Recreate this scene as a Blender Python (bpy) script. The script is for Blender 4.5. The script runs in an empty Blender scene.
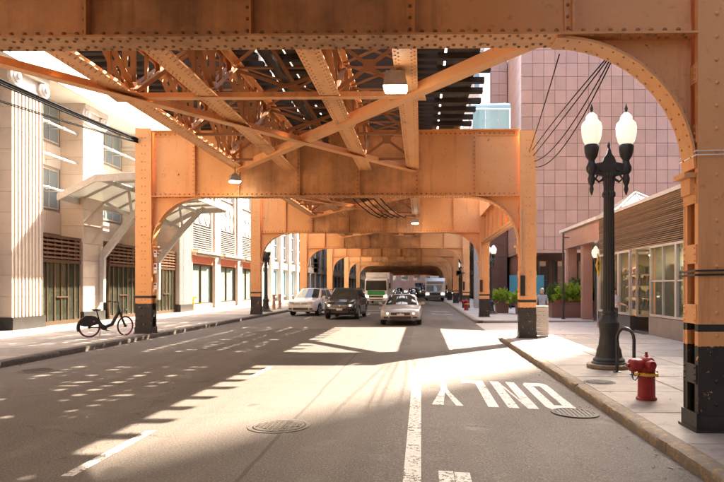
import bpy, bmesh, math, random
from mathutils import Vector, Matrix
R = math.radians
rnd = random.Random(11)
scene = bpy.context.scene
COL = scene.collection

# ------------------------------------------------------------------ camera, sky, sun, exposure
FPX = 620.0                                  # focal length in photograph pixels (724 wide)
cam_d = bpy.data.cameras.new("camera")
cam_d.sensor_width = 36.0
cam_d.lens = FPX / 724.0 * 36.0
cam_d.shift_x = -0.0666
cam_d.shift_y = 0.0622
cam_d.clip_start = 0.05
cam_d.clip_end = 3000
cam = bpy.data.objects.new("camera", cam_d)
cam.location = (0, 0, 1.6)
cam.rotation_euler = (R(90), 0, R(1.0))
COL.objects.link(cam)
scene.camera = cam

SUN_DIR = Vector((0.70, 1.02, 1.0)).normalized()
SUN_EL = math.asin(SUN_DIR.z)
SUN_AZ = math.atan2(SUN_DIR.x, SUN_DIR.y)
world = bpy.data.worlds.new("World")
scene.world = world
world.use_nodes = True
wn = world.node_tree.nodes
sky = wn.new("ShaderNodeTexSky")
sky.sky_type = 'NISHITA'
sky.sun_disc = False
sky.sun_elevation = SUN_EL
sky.sun_rotation = SUN_AZ
sky.air_density = 0.8
sky.dust_density = 7.0
sky.ozone_density = 0.6
wn["Background"].inputs[1].default_value = 0.095
world.node_tree.links.new(sky.outputs[0], wn["Background"].inputs[0])
sun_d = bpy.data.lights.new("sun", 'SUN')
sun_d.energy = 3.7
sun_d.angle = R(0.53)
sun_d.color = (1.0, 0.83, 0.64)
sun = bpy.data.objects.new("sun", sun_d)
sun.rotation_euler = (-SUN_DIR).to_track_quat('-Z', 'Y').to_euler()
sun.location = (40, 60, 60)
COL.objects.link(sun)

scene.view_settings.view_transform = 'Standard'
scene.view_settings.look = 'None'
scene.view_settings.gamma = 1.0
scene.view_settings.use_curve_mapping = False
scene.view_settings.exposure = 3.5
scene.render.engine = 'CYCLES'
scene.cycles.use_denoising = True
scene.cycles.max_bounces = 8
scene.cycles.diffuse_bounces = 6
scene.cycles.sample_clamp_indirect = 6.0

# ------------------------------------------------------------------ mesh helpers
class MB:
    def __init__(s): s.v = []; s.f = []; s.m = []
    def face(s, idx, m=0): s.f.append(tuple(idx)); s.m.append(m)
    def box(s, x0, x1, y0, y1, z0, z1, m=0):
        b = len(s.v)
        s.v += [(x0,y0,z0),(x1,y0,z0),(x1,y1,z0),(x0,y1,z0),(x0,y0,z1),(x1,y0,z1),(x1,y1,z1),(x0,y1,z1)]
        for q in ((0,3,2,1),(4,5,6,7),(0,1,5,4),(1,2,6,5),(2,3,7,6),(3,0,4,7)): s.face([b+i for i in q], m)
        return s
    def bar(s, p, q, w, h, up=(0,0,1), m=0):
        p = Vector(p); q = Vector(q); d = (q-p).normalized(); u = Vector(up)
        if abs(d.dot(u)) > 0.99: u = Vector((0,1,0))
        sx = d.cross(u).normalized(); uz = sx.cross(d).normalized()
        b = len(s.v)
        for e in (p, q):
            for a, c in ((-1,-1),(1,-1),(1,1),(-1,1)):
                s.v.append(tuple(e + sx*(a*w/2) + uz*(c*h/2)))
        for f in ((0,1,2,3),(7,6,5,4),(0,4,5,1),(1,5,6,2),(2,6,7,3),(3,7,4,0)): s.face([b+i for i in f], m)
        return s
    def tube(s, pts, r, n=8, m=0, caps=True):
        pts = [Vector(p) for p in pts]; rs = r if isinstance(r, (list,tuple)) else [r]*len(pts)
        b = len(s.v); ref = None
        for i, p in enumerate(pts):
            d = (pts[min(i+1,len(pts)-1)] - pts[max(i-1,0)]).normalized()
            if ref is None:
                ref = Vector((0,0,1)) if abs(d.z) < .9 else Vector((1,0,0))
            sx = d.cross(ref).normalized(); uz = sx.cross(d).normalized(); ref = uz
            for k in range(n):
                a = 2*math.pi*k/n
                s.v.append(tuple(p + sx*(rs[i]*math.cos(a)) + uz*(rs[i]*math.sin(a))))
        for i in range(len(pts)-1):
            for k in range(n):
                s.face([b+i*n+k, b+i*n+(k+1)%n, b+(i+1)*n+(k+1)%n, b+(i+1)*n+k], m)
        if caps:
            s.face([b+k for k in range(n)][::-1], m); s.face([b+(len(pts)-1)*n+k for k in range(n)], m)
        return s
    def lathe(s, prof, c=(0,0,0), n=16, m=0, axis='Z', flute=0.0):
        b = len(s.v); cx, cy, cz = c
        for r, z in prof:
            for k in range(n):
                a = 2*math.pi*k/n; rr = r*(1-flute*(k % 2))
                x, y = rr*math.cos(a), rr*math.sin(a)
                s.v.append((cx+x,cy+y,cz+z) if axis == 'Z' else ((cx+z,cy+x,cz+y) if axis == 'X' else (cx+x,cy+z,cz+y)))
        for i in range(len(prof)-1):
            for k in range(n):
                q = [b+i*n+k, b+i*n+(k+1)%n, b+(i+1)*n+(k+1)%n, b+(i+1)*n+k]
                s.face(q if axis != 'Y' else q[::-1], m)
        s.face([b+k for k in range(n)][::-1], m); s.face([b+(len(prof)-1)*n+k for k in range(n)], m)
        return s
    def prism(s, poly, a, b_, axis='Y', m=0):
        """2D polygon extruded: axis Y -> (x,z), X -> (y,z), Z -> (x,y)"""
        n = len(poly); b = len(s.v)
        for t in (a, b_):
            for u, w in poly:
                s.v.append((u,t,w) if axis == 'Y' else ((t,u,w) if axis == 'X' else (u,w,t)))
        s.face([b+i for i in range(n)], m); s.face([b+n+i for i in range(n)][::-1], m)
        for i in range(n):
            j = (i+1) % n
            s.face([b+i, b+n+i, b+n+j, b+j], m)
        return s
    def quad(s, a, b_, c, d, m=0):
        b = len(s.v); s.v += [tuple(a),tuple(b_),tuple(c),tuple(d)]; s.face([b,b+1,b+2,b+3], m); return s
    def rivet(s, p, d, r=0.018, n=6):
        p = Vector(p); d = Vector(d).normalized()
        t = Vector((0,0,1)) if abs(d.z) < .9 else Vector((1,0,0))
        u = d.cross(t).normalized(); w = d.cross(u)
        b = len(s.v)
        for rr, hh in ((r,-0.002),(r*.76,r*.6)):
            for k in range(n):
                a = 2*math.pi*k/n
                s.v.append(tuple(p + u*(rr*math.cos(a)) + w*(rr*math.sin(a)) + d*hh))
        s.v.append(tuple(p + d*(r*.9)))
        for k in range(n):
            s.face([b+k, b+(k+1)%n, b+n+(k+1)%n, b+n+k]); s.face([b+n+k, b+n+(k+1)%n, b+2*n])
        return s
    def mesh(s, name, mats, smooth=None, fix=True):
        me = bpy.data.meshes.new(name)
        me.from_pydata(s.v, [], s.f)
        if not isinstance(mats, (list,tuple)): mats = [mats]
        for mt in mats: me.materials.append(mt)
        if len(mats) > 1:
            me.polygons.foreach_set("material_index", s.m)
        if fix:
            bm = bmesh.new(); bm.from_mesh(me)
            bmesh.ops.recalc_face_normals(bm, faces=bm.faces)
            bm.to_mesh(me); bm.free()
        if smooth is not None:
            me.polygons.foreach_set("use_smooth", [True]*len(me.polygons))
            me.set_sharp_from_angle(angle=R(smooth))
        me.update()
        return me
    def build(s, name, mats, parent=None, smooth=None, loc=None, fix=True):
        return link(name, s.mesh(name, mats, smooth, fix), parent, loc)

def link(name, data, parent=None, loc=None, rz=0):
    o = bpy.data.objects.new(name, data); COL.objects.link(o)
    if parent is not None: o.parent = parent
    if loc is not None: o.location = loc
    if rz: o.rotation_euler = (0,0,rz)
    return o
def tag(o, label=None, cat=None, group=None, kind=None):
    if label: o["label"] = label
    if cat: o["category"] = cat
    if group: o["group"] = group
    if kind: o["kind"] = kind
    return o
def thing(name, label, cat, loc=(0,0,0), rz=0, group=None):
    return tag(link(name, None, None, loc, rz), label, cat, group)
def clone(o, parent=None, label=None):
    c = o.copy(); COL.objects.link(c)
    c.parent = parent
    if label: c["label"] = label
    for ch in list(o.children): clone(ch, c)
    return c
def bevel(o, w=.01, n=2, ang=40):
    b = o.modifiers.new("bevel", 'BEVEL'); b.width = w; b.segments = n; b.limit_method = 'ANGLE'; b.angle_limit = R(ang)
    return o

# ------------------------------------------------------------------ materials
MATS = {}
class NT:
    def __init__(s, name):
        s.mat = bpy.data.materials.new(name); s.mat.use_nodes = True
        s.t = s.mat.node_tree; s.n = s.t.nodes; s.b = s.n["Principled BSDF"]; s.out = s.n["Material Output"]
        s.tc = s.n.new("ShaderNodeTexCoord"); MATS[name] = s.mat
    def l(s, a, b): s.t.links.new(a, b)
    def coord(s, kind='Object', scale=(1,1,1)):
        mp = s.n.new("ShaderNodeMapping"); mp.inputs['Scale'].default_value = scale
        if kind == 'World':
            g = s.n.new("ShaderNodeNewGeometry"); s.l(g.outputs['Position'], mp.inputs[0])
        else: s.l(s.tc.outputs[kind], mp.inputs[0])
        return mp.outputs[0]
    def noise(s, co, scale=5, detail=4, rough=.6):
        n = s.n.new("ShaderNodeTexNoise"); n.inputs['Scale'].default_value = scale
        n.inputs['Detail'].default_value = detail; n.inputs['Roughness'].default_value = rough
        s.l(co, n.inputs['Vector']); return n.outputs['Fac']
    def ramp(s, fac, stops, const=False):
        r = s.n.new("ShaderNodeValToRGB"); e = r.color_ramp.elements
        if const: r.color_ramp.interpolation = 'CONSTANT'
        while len(e) < len(stops): e.new(0.5)
        for el, (p, c) in zip(e, stops):
            el.position = p; el.color = (*c, 1) if len(c) == 3 else c
        s.l(fac, r.inputs[0]); return r.outputs[0]
    def grey(s, fac, a, b, lo=0., hi=1.):
        m = s.n.new("ShaderNodeMapRange"); m.inputs[1].default_value = a; m.inputs[2].default_value = b
        m.inputs[3].default_value = lo; m.inputs[4].default_value = hi
        s.l(fac, m.inputs[0]); return m.outputs[0]
    def mix(s, fac, a, b, mode='MIX'):
        m = s.n.new("ShaderNodeMix"); m.data_type = 'RGBA'; m.blend_type = mode
        for i, x in ((0,fac),(6,a),(7,b)):
            if isinstance(x, (int,float)): m.inputs[i].default_value = x
            elif isinstance(x, (tuple,list)): m.inputs[i].default_value = (*x, 1)
            else: s.l(x, m.inputs[i])
        return m.outputs[2]
    def math(s, op, a, b=0.0):
        m = s.n.new("ShaderNodeMath"); m.operation = op
        for i, x in ((0,a),(1,b)):
            if isinstance(x, (int,float)): m.inputs[i].default_value = x
            else: s.l(x, m.inputs[i])
        return m.outputs[0]
    def sep(s, co):
        n = s.n.new("ShaderNodeSeparateXYZ"); s.l(co, n.inputs[0]); return n.outputs
    def rand(s):
        return s.n.new("ShaderNodeObjectInfo").outputs['Random']
    def set(s, col=None, rough=None, metal=None, spec=None):
        for k, x in (('Base Color',col),('Roughness',rough),('Metallic',metal),('Specular IOR Level',spec)):
            if x is None: continue
            if isinstance(x, (int,float)): s.b.inputs[k].default_value = x
            elif isinstance(x, (tuple,list)): s.b.inputs[k].default_value = (*x, 1)
            else: s.l(x, s.b.inputs[k])
        return s
    def bump(s, h, strength=.3, dist=.02):
        b = s.n.new("ShaderNodeBump"); b.inputs['Strength'].default_value = strength; b.inputs['Distance'].default_value = dist
        s.l(h, b.inputs['Height']); s.l(b.outputs[0], s.b.inputs['Normal']); return s

def flat(name, col, rough=.5, metal=0, var=.15, scale=8, bump=0.0, rand=0.0, spec=.5):
    """plain coloured surface with a little mottling and, for alike pieces, a little variation from piece to piece"""
    m = NT(name); co = m.coord('World')
    n = m.noise(co, scale, 4)
    c = m.mix(m.grey(n,.25,.75,0,1), tuple(x*(1-var) for x in col), tuple(min(1,x*(1+var)) for x in col))
    if rand:
        c = m.mix(1.0, c, m.ramp(m.rand(), [(0,(1-rand,)*3),(1,(1,1,1))]), 'MULTIPLY')
    m.set(c, m.grey(n,.2,.8,max(.02,rough*.85),min(1,rough*1.15)), metal, spec)
    if bump: m.bump(m.noise(co, scale*6, 3), bump, .01)
    return m.mat
def emit(name, col, strength, base=(.8,.8,.8)):
    m = NT(name); m.set(base, .3)
    m.b.inputs['Emission Color'].default_value = (*col,1); m.b.inputs['Emission Strength'].default_value = strength
    return m.mat

def steel_mat(name, column=False, grime_shade=.0):
    m = NT(name); w = m.coord('World'); ob = m.coord('Object')
    big = m.noise(w, .55, 5); fine = m.noise(w, 9, 5)
    streak = m.noise(m.coord('World', (2.2,2.2,.16)), 2.0, 6, .7)
    a = m.mix(m.grey(big,.3,.7), (.72,.345,.125), (.78,.40,.17))
    a = m.mix(m.grey(m.noise(w,1.7,6,.7),.56,.72,0,.35), a, (.76,.46,.24))     # chalked, faded paint
    a = m.mix(m.grey(streak,.58,.78,0,.6), a, (.32,.125,.035))                  # rust run-off
    # soot and oil below the tracks, blotchy; trusses' shade painted in between the rails
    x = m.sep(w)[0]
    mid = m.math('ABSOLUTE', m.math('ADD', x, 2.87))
    bias = m.grey(mid, 2.5, 3.3, .24+grime_shade, -.03+grime_shade)
    soot_shade = m.math('ADD', m.math('ADD', m.math('MULTIPLY', m.noise(w,.9,6,.65), .7), m.math('MULTIPLY', streak, .3)), bias)
    a = m.mix(m.grey(soot_shade,.58,.90,0,.80 if not column else .25), a, (.15,.060,.018))
    a = m.mix(m.grey(fine,.60,.78,0,.5), a, (.30,.115,.045))
    chip = m.noise(w, 3.1, 7, .75)
    a = m.mix(m.grey(chip,.665,.675), a, (.16,.07,.04))                        # flaked paint: primer, then bare metal
    a = m.mix(m.grey(chip,.69,.70), a, (.05,.042,.038))
    if column:
        z = m.sep(ob)[2]; wob = m.noise(w, 14, 4)
        zz = m.math('ADD', z, m.math('MULTIPLY', m.math('SUBTRACT', wob, .5), .05))
        low = m.math('LESS_THAN', zz, .93)
        band = m.math('MULTIPLY', m.math('GREATER_THAN', z, 1.09), m.math('LESS_THAN', z, 1.17))
        blk = m.math('MAXIMUM', low, band)
        peel = m.math('GREATER_THAN', m.noise(m.coord('World'), 6.5, 7, .75), .625)
        blk = m.math('MULTIPLY', blk, m.math('SUBTRACT', 1.0, peel))
        a = m.mix(blk, a, m.mix(fine, (.012,.011,.010), (.045,.038,.032)))
    m.set(a, m.grey(fine,.2,.8,.42,.66), 0, .45)
    m.bump(m.math('ADD', m.math('ADD', m.noise(w, 22, 4), m.math('MULTIPLY', m.noise(w, 1.8, 2), 2.0)), m.math('MULTIPLY', m.grey(chip,.66,.68), -.6)), .22, .012)
    return m.mat
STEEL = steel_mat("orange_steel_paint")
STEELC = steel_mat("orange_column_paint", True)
STEELT = steel_mat("bounce_lit_orange_steel_paint", grime_shade=-.17)  # chords and laterals kept paler: bounced light painted in
STEELD = steel_mat("sooty_shaded_orange_steel_paint", grime_shade=.32)  # sooty rivet heads; on the lattice, shade painted in as well

def asphalt():
    m = NT("asphalt"); w = m.coord('World')
    big = m.noise(w, .22, 5); mid = m.noise(w, 2.2, 6, .65); sp = m.noise(w, 55, 3, .7)
    lane = m.noise(m.coord('World', (1.1,.03,1)), 1.6, 3)
    c = m.mix(m.grey(big,.3,.7), (.078,.066,.058), (.112,.096,.085))
    c = m.mix(m.grey(lane,.45,.7,0,.5), c, (.052,.044,.039))
    c = m.mix(m.grey(mid,.52,.72,0,.4), c, (.047,.040,.035))
    # rectangular repair patches of darker or paler mix
    pv = m.n.new("ShaderNodeTexVoronoi"); pv.distance = 'CHEBYCHEV'; pv.inputs['Scale'].default_value = 1.0; pv.inputs['Randomness'].default_value = .9
    m.l(m.coord('World',(.24,.11,1)), pv.inputs['Vector'])
    pr = m.sep(pv.outputs['Color'])[0]
    c = m.mix(m.grey(pr,.80,.82,0,.55), c, (.042,.038,.035)); c = m.mix(m.grey(pr,.20,.18,0,.42), c, (.135,.122,.108))
    c = m.mix(m.grey(sp,.50,.72,0,.8), c, (.22,.19,.165))
    c = m.mix(m.grey(sp,.45,.28,0,.75), c, (.028,.025,.023))
    vo = m.n.new("ShaderNodeTexVoronoi"); vo.feature = 'DISTANCE_TO_EDGE'; vo.inputs['Scale'].default_value = .23
    dis = m.n.new("ShaderNodeVectorMath"); dis.operation = 'ADD'
    nn = m.n.new("ShaderNodeTexNoise"); nn.inputs['Scale'].default_value = 2.1; nn.inputs['Detail'].default_value = 8; nn.inputs['Roughness'].default_value = .7
    m.l(w, nn.inputs['Vector'])
    m.l(w, dis.inputs[0]); m.l(nn.outputs['Color'], dis.inputs[1]); m.l(dis.outputs[0], vo.inputs['Vector'])
    crack = m.math('MULTIPLY', m.grey(vo.outputs['Distance'], .004, .0015), m.math('GREATER_THAN', m.noise(w,.35,2), .53))
    c = m.mix(m.math('MULTIPLY', crack, .55), c, (.022,.02,.019))
    seam = m.math('ABSOLUTE', m.math('ADD', m.math('ADD', m.sep(w)[0], 1.46), m.math('MULTIPLY', m.noise(w,.8,3), .12)))
    c = m.mix(m.math('MULTIPLY', m.math('LESS_THAN', seam, .022), .6), c, (.03,.028,.026))        # tarred joint
    spot = m.noise(w, 1.6, 3, .5)
    c = m.mix(m.grey(spot,.66,.72,0,.65), c, (.032,.029,.027))                                     # oil drips
    m.set(c, m.grey(spot,.6,.72,.86,.6), 0, .3)
    m.bump(m.math('ADD', sp, m.math('MULTIPLY', crack, -.8)), .55, .008); return m.mat
ASPHALT = asphalt()

def concrete(name, a, b, dirt, rand=.14):
    m = NT(name); w = m.coord('World')
    big = m.noise(w, .6, 5); mid = m.noise(w, 4, 5); sp = m.noise(w, 70, 2)
    c = m.mix(m.grey(big,.3,.7), a, b)
    c = m.mix(m.grey(mid,.50,.72,0,.65), c, dirt)
    c = m.mix(m.grey(m.noise(w,1.3,7,.7),.54,.66,0,.45), c, tuple(x*.8 for x in dirt))
    gum = m.n.new("ShaderNodeTexVoronoi"); gum.inputs['Scale'].default_value = 2.3; m.l(w, gum.inputs['Vector'])
    c = m.mix(m.math('MULTIPLY', m.math('LESS_THAN', gum.outputs['Distance'], .055), .55), c, (.08,.075,.07))
    c = m.mix(m.grey(sp,.5,.75,0,.3), c, tuple(x*1.3 for x in b))
    c = m.mix(1.0, c, m.ramp(m.rand(), [(0,(1-rand,)*3),(1,(1,1,1))]), 'MULTIPLY')
    m.set(c, .85, 0, .3); m.bump(sp, .3, .005); return m.mat
SLAB = concrete("sidewalk_concrete", (.25,.22,.19), (.34,.305,.265), (.17,.145,.12), .30)
PLAZA = concrete("pale_concrete", (.34,.31,.29), (.42,.39,.36), (.25,.23,.21))
JOINT = flat("joint_dirt", (.09,.08,.07), .9)
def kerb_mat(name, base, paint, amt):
    m = NT(name); w = m.coord('World')
    n = m.noise(w, 9, 8, .78); f = m.noise(w, 26, 6, .7); b = m.noise(w, 1.1, 4)
    c = m.mix(m.grey(f,.3,.7), tuple(x*.7 for x in base), base)
    c = m.mix(m.grey(b,.35,.65,0,.5), c, tuple(x*.55 for x in base))
    c = m.mix(m.grey(n,.52-amt,.56-amt,0,.8), c, paint)
    c = m.mix(m.grey(f,.56,.70,0,.7), c, (.075,.062,.05))
    m.set(c, .85, 0, .3); m.bump(m.math('ADD', f, n), .6, .015); return m.mat
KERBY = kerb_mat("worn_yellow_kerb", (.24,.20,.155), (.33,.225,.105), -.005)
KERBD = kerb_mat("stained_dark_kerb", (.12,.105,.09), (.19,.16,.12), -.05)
KERBF = kerb_mat("grey_kerb", (.30,.27,.24), (.36,.27,.15), -.03)
def paint_white():
    m = NT("worn_white_paint"); w = m.coord('World')
    f = m.noise(w, 26, 5, .75); b = m.noise(w, 3, 4)
    al = m.math('LESS_THAN', m.math('ADD', m.math('MULTIPLY', f, .75), m.math('MULTIPLY', b, .25)), .54)
    c = m.mix(m.grey(b,.3,.7), (.46,.44,.41), (.56,.54,.51))
    m.set(m.mix(al, (.10,.09,.08), m.mix(m.grey(m.noise(w,9,4),.45,.7,0,.45), c, (.36,.33,.30))), .75, 0, .3); m.bump(f, .3, .004); return m.mat
PAINT = paint_white()
TIE = flat("creosoted_timber", (.040,.031,.025), .85, var=.4, scale=3, rand=.35)
PLANK = flat("walkway_timber", (.075,.058,.045), .85, var=.4, scale=3, rand=.35)
RAIL = flat("rail_steel", (.16,.10,.07), .5, .6)
DARK = flat("black_metal", (.022,.021,.02), .45, .2, var=.2)

ALU = flat("grey_metal", (.42,.42,.41), .4, .6)
GREYP = flat("grey_paint", (.33,.31,.28), .5)
RUBBER = flat("rubber", (.018,.018,.018), .8)
WHITEP = flat("white_paint", (.78,.77,.74), .4)
def worn_paint(name, col, fade, bare, rough=.45):
    m = NT(name); w = m.coord('World')
    n = m.noise(w, 11, 7, .7); f = m.noise(w, 40, 5); b = m.noise(m.coord('World',(1,1,.3)), 7, 5)
    c = m.mix(m.grey(n,.35,.65), tuple(x*.75 for x in col), col)
    c = m.mix(m.grey(b,.55,.75,0,.5), c, fade)
    c = m.mix(m.grey(n,.66,.68,0,.9), c, bare)
    m.set(c, m.grey(f,.3,.7,rough*.8,min(1,rough*1.5)), 0, .45); m.bump(m.math('ADD', f, m.math('MULTIPLY', m.grey(n,.66,.68), -1.2)), .35, .006); return m.mat
RED = worn_paint("hydrant_red_paint", (.26,.010,.014), (.34,.05,.05), (.09,.03,.02))
LAMPB = worn_paint("lamp_post_black_paint", (.020,.020,.019), (.045,.042,.038), (.07,.045,.03), .4)
YEL = flat("yellow_paint", (.62,.36,.03), .5, var=.25, scale=14)
BRASS = flat("cap_brass", (.5,.33,.12), .4, .7)
TEAL = flat("teal_board_paint", (.03,.16,.20), .5)
ORANGEC = flat("orange_yellow_column_paint", (.72,.33,.03), .5)
def stone(name, a, b, rand=.08, sc=1.3, rough=.7):
    m = NT(name); w = m.coord('World')
    n = m.noise(w, sc, 6); s2 = m.noise(m.coord('World',(1,1,.25)), 3.0, 4); g = m.noise(w, 90, 2)
    c = m.mix(m.grey(n,.3,.7), a, b)
    c = m.mix(m.grey(s2,.58,.8,0,.3), c, tuple(x*.6 for x in a))
    c = m.mix(m.grey(g,.45,.75,0,.3), c, tuple(x*.7 for x in a))
    c = m.mix(1.0, c, m.ramp(m.rand(), [(0,(1-rand,)*3),(1,(1,1,1))]), 'MULTIPLY')
    m.set(c, rough, 0, .4); m.bump(g, .1, .004); return m.mat
CREAM = stone("cream_stone", (.44,.36,.285), (.53,.44,.355))
CREAMJ = flat("cream_joint", (.36,.29,.22), .9)
WHITEST = stone("white_stone", (.50,.455,.40), (.58,.53,.47))
TANST = stone("tan_stone", (.46,.37,.28), (.54,.44,.34))
PINK = stone("pink_granite", (.34,.202,.158), (.405,.244,.194), .16, .8, .2)
PINKJ = flat("pink_joint", (.15,.085,.07), .9)
PINKD = stone("brown_granite", (.13,.065,.050), (.18,.092,.072), .1, .8, .4)
PLINTH = stone("black_granite", (.035,.033,.03), (.05,.047,.044), .1, 2, .25)
def glass_mat(name, tint, refl=.5, trans=.0, rough=.03):
    m = NT(name); w = m.coord('World'); n = m.noise(w, .35, 2)
    m.set(m.mix(n, tuple(x*.7 for x in tint), tuple(min(1,x*1.3) for x in tint)), rough, 0, refl)
    if trans:
        tr = m.n.new("ShaderNodeBsdfTransparent"); tr.inputs[0].default_value = (.92,.97,.94,1)
        mx = m.n.new("ShaderNodeMixShader"); mx.inputs[0].default_value = trans
        m.l(m.b.outputs[0], mx.inputs[1]); m.l(tr.outputs[0], mx.inputs[2]); m.l(mx.outputs[0], m.out.inputs[0])
    return m.mat
GLASSD = glass_mat("dark_window_glass", (.05,.06,.055), .9)
GLASSB = glass_mat("bluish_window_glass", (.16,.20,.21), 1.0)
GLASSG = glass_mat("green_door_glass", (.035,.042,.028), 1.0, .40)
GLASSC = glass_mat("clear_shop_glass", (.06,.07,.06), .8, .75)
GLASSW = glass_mat("frosted_canopy_glass", (.78,.78,.74), .5, .18, .3)
GLASSA = glass_mat("aqua_glass", (.30,.50,.52), .9, .35)
CARGL = glass_mat("car_glass", (.035,.045,.04), 1.0)
BRONZE = flat("bronze_frame", (.12,.075,.045), .35, .6)
COPPER = flat("copper_louvre", (.26,.15,.095), .35, .6, rand=.3)
BLACKP = flat("black_column_paint", (.025,.022,.020), .5, var=.4, scale=12)
# ------------------------------------------------------------------ ground, road, pavements
XL, XR = -8.2, 2.5            # kerb faces
FL, FR = -14.0, 7.5           # building lines
SW = .13                      # left pavement height
SWR = .012                    # right pavement: the road falls towards it
def roadz(x): return 0.0 if x < -.5 else -(x+.5)*.04
g = MB().box(-900,900,-200,1600,-1.2,-.25).build("ground", JOINT); tag(g, kind="structure")
rd = MB()
rd.quad((XL,-60,0),(-.5,-60,0),(-.5,320,0),(XL,320,0)); rd.quad((-.5,-60,0),(XR,-60,roadz(XR)),(XR,320,roadz(XR)),(-.5,320,0))
road = rd.build("road", ASPHALT); tag(road, kind="structure")
ap = MB(); ap.quad((XR,20.45,roadz(XR)),(9,20.45,-.03),(9,28.6,-.03),(XR,28.6,roadz(XR))); ap.quad((9,20.45,-.03),(40,20.45,-.02),(40,28.6,-.02),(9,28.6,-.03))
tag(ap.build("driveway_apron", PLAZA), kind="structure")
def pavement(name, x0, x1, y0, y1, nx, ly, mat, far=None, SW=SW):
    base = MB().box(x0, x1, y0, far or y1, -.24, SW-.012).build(name, JOINT); tag(base, kind="structure")
    ny = int(round((y1-y0)/ly)); ly = (y1-y0)/ny; lx = (x1-x0)/nx
    me = None
    for j in range(ny):
        for i in range(nx):
            if me is None:
                b = MB(); e = .006; c = .012
                X, Y = lx/2-e, ly/2-e
                b.v += [(-X,-Y,-.05),(X,-Y,-.05),(X,Y,-.05),(-X,Y,-.05),(-X,-Y,-c),(X,-Y,-c),(X,Y,-c),(-X,Y,-c),
                        (-X+c,-Y+c,0),(X-c,-Y+c,0),(X-c,Y-c,0),(-X+c,Y-c,0)]
                for k in range(4):
                    n = (k+1) % 4
                    b.face((k,n,4+n,4+k)); b.face((4+k,4+n,8+n,8+k))
                b.face((8,9,10,11)); me = b.mesh("slab", mat)
            o = link("slab", me, base, (x0+lx*(i+.5), y0+ly*(j+.5), SW+rnd.uniform(-.003,.003)))
            o.rotation_euler = (rnd.uniform(-.002,.002), rnd.uniform(-.002,.002), 0)
    if far:
        MB().box(x0, x1, y1+.01, far, SW-.02, SW-.001).build("far_slabs", mat, base)
    return base
pavement("pavement_right_near", XR+.17, FR+.3, -1.5, 20.3, 4, 1.55, SLAB, SW=SWR)
pavement("pavement_right_far", XR+.17, FR-1.2, 28.8, 61, 3, 1.55, PLAZA, 320, SW=SWR)
pavement("pavement_left", FL-1.5, XL-.17, 6.5, 61, 5, 1.6, SLAB, 320)
pz = MB().box(FR-1.19, 60, 28.8, 46, -.24, SWR-.004).build("plaza", PLAZA); tag(pz, kind="structure")
MB().box(XR+.17, FR+.3, -60, -1.51, -.24, SWR).build("near_slabs", SLAB, bpy.data.objects["pavement_right_near"])
MB().box(FL-1.5, XL-.17, -60, 6.49, -.24, SW).build("near_slabs", SLAB, bpy.data.objects["pavement_left"])

def kerb_mesh(L, w, h, mat, seed):
    """a worn stone: rounded top arris with chips, made from a swept section"""
    r = random.Random(seed); b = MB(); n = 14
    for i in range(n+1):
        y = -L/2 + L*i/n; j = lambda a: r.uniform(-a, a)
        d = .012 if i in (0,n) else 0
        ch = r.uniform(.0,.022) if r.random() < .4 else 0
        prof = [(w+d*0,-.05),(d*.5,-.05),(d*.5+j(.004),h*.55),(.008+d+j(.006)+ch*.4,h*.86-ch),(.030+d+j(.006)+ch,h-.006-d-ch*.5),(.06,h-d*.6),(w,h-d*.6)]
        b.v += [(x,y,z) for x,z in prof]
    k = 7
    for i in range(n):
        for q in range(k-1):
            b.face((i*k+q, i*k+q+1, (i+1)*k+q+1, (i+1)*k+q))
    b.face(range(k)); b.face([n*k+q for q in range(k)][::-1])
    return b.mesh("kerb_stone", mat, 35)
def kerb(name, pts, mat, w=.17, L=1.9, h=SW+.004, flip=False, z=0):
    root = link(name, None); tag(root, kind="structure")
    ms = {}
    for (a, b) in zip(pts, pts[1:]):
        a = Vector(a); b = Vector(b); D = (b-a).length; n = max(1, round(D/L)); l = D/n
        for i in range(n):
            key = (round(l,3), i % 3)
            if key not in ms: ms[key] = kerb_mesh(l-.008, w, h, mat, hash(key) % 999)
            p = a + (b-a)*((i+.5)/n); d = (b-a).normalized()
            o = link("kerb_stone", ms[key], root, (p.x, p.y, z+rnd.uniform(-.004,.003)))
            o.rotation_euler = (0, 0, math.atan2(d.y, d.x) - math.pi/2 + (math.pi if flip else 0))
    return root
cx, cy, cr = XR+.9, 19.55, .9
arc = [(cx - cr*math.cos(t), cy + cr*math.sin(t)) for t in [R(a) for a in (0,18,36,54,72,90)]]
kerb("kerb_right_near", [(XR,-3)]+arc+[(FR+.3, 20.45)], KERBY, z=roadz(XR))
arc2 = [(cx - cr*math.sin(t), 29.5 - cr*math.cos(t)) for t in [R(a) for a in (0,22,45,67,90)]]
kerb("kerb_right_far", [(16, 28.6)]+arc2+[(XR,61)], KERBF, z=roadz(XR))
kerb("kerb_right_distant", [(XR,61),(XR,200)], KERBF, L=12, z=roadz(XR))
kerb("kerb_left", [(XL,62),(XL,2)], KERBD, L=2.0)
kerb("kerb_left_distant", [(XL,200),(XL,62)], KERBD, L=12)

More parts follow.
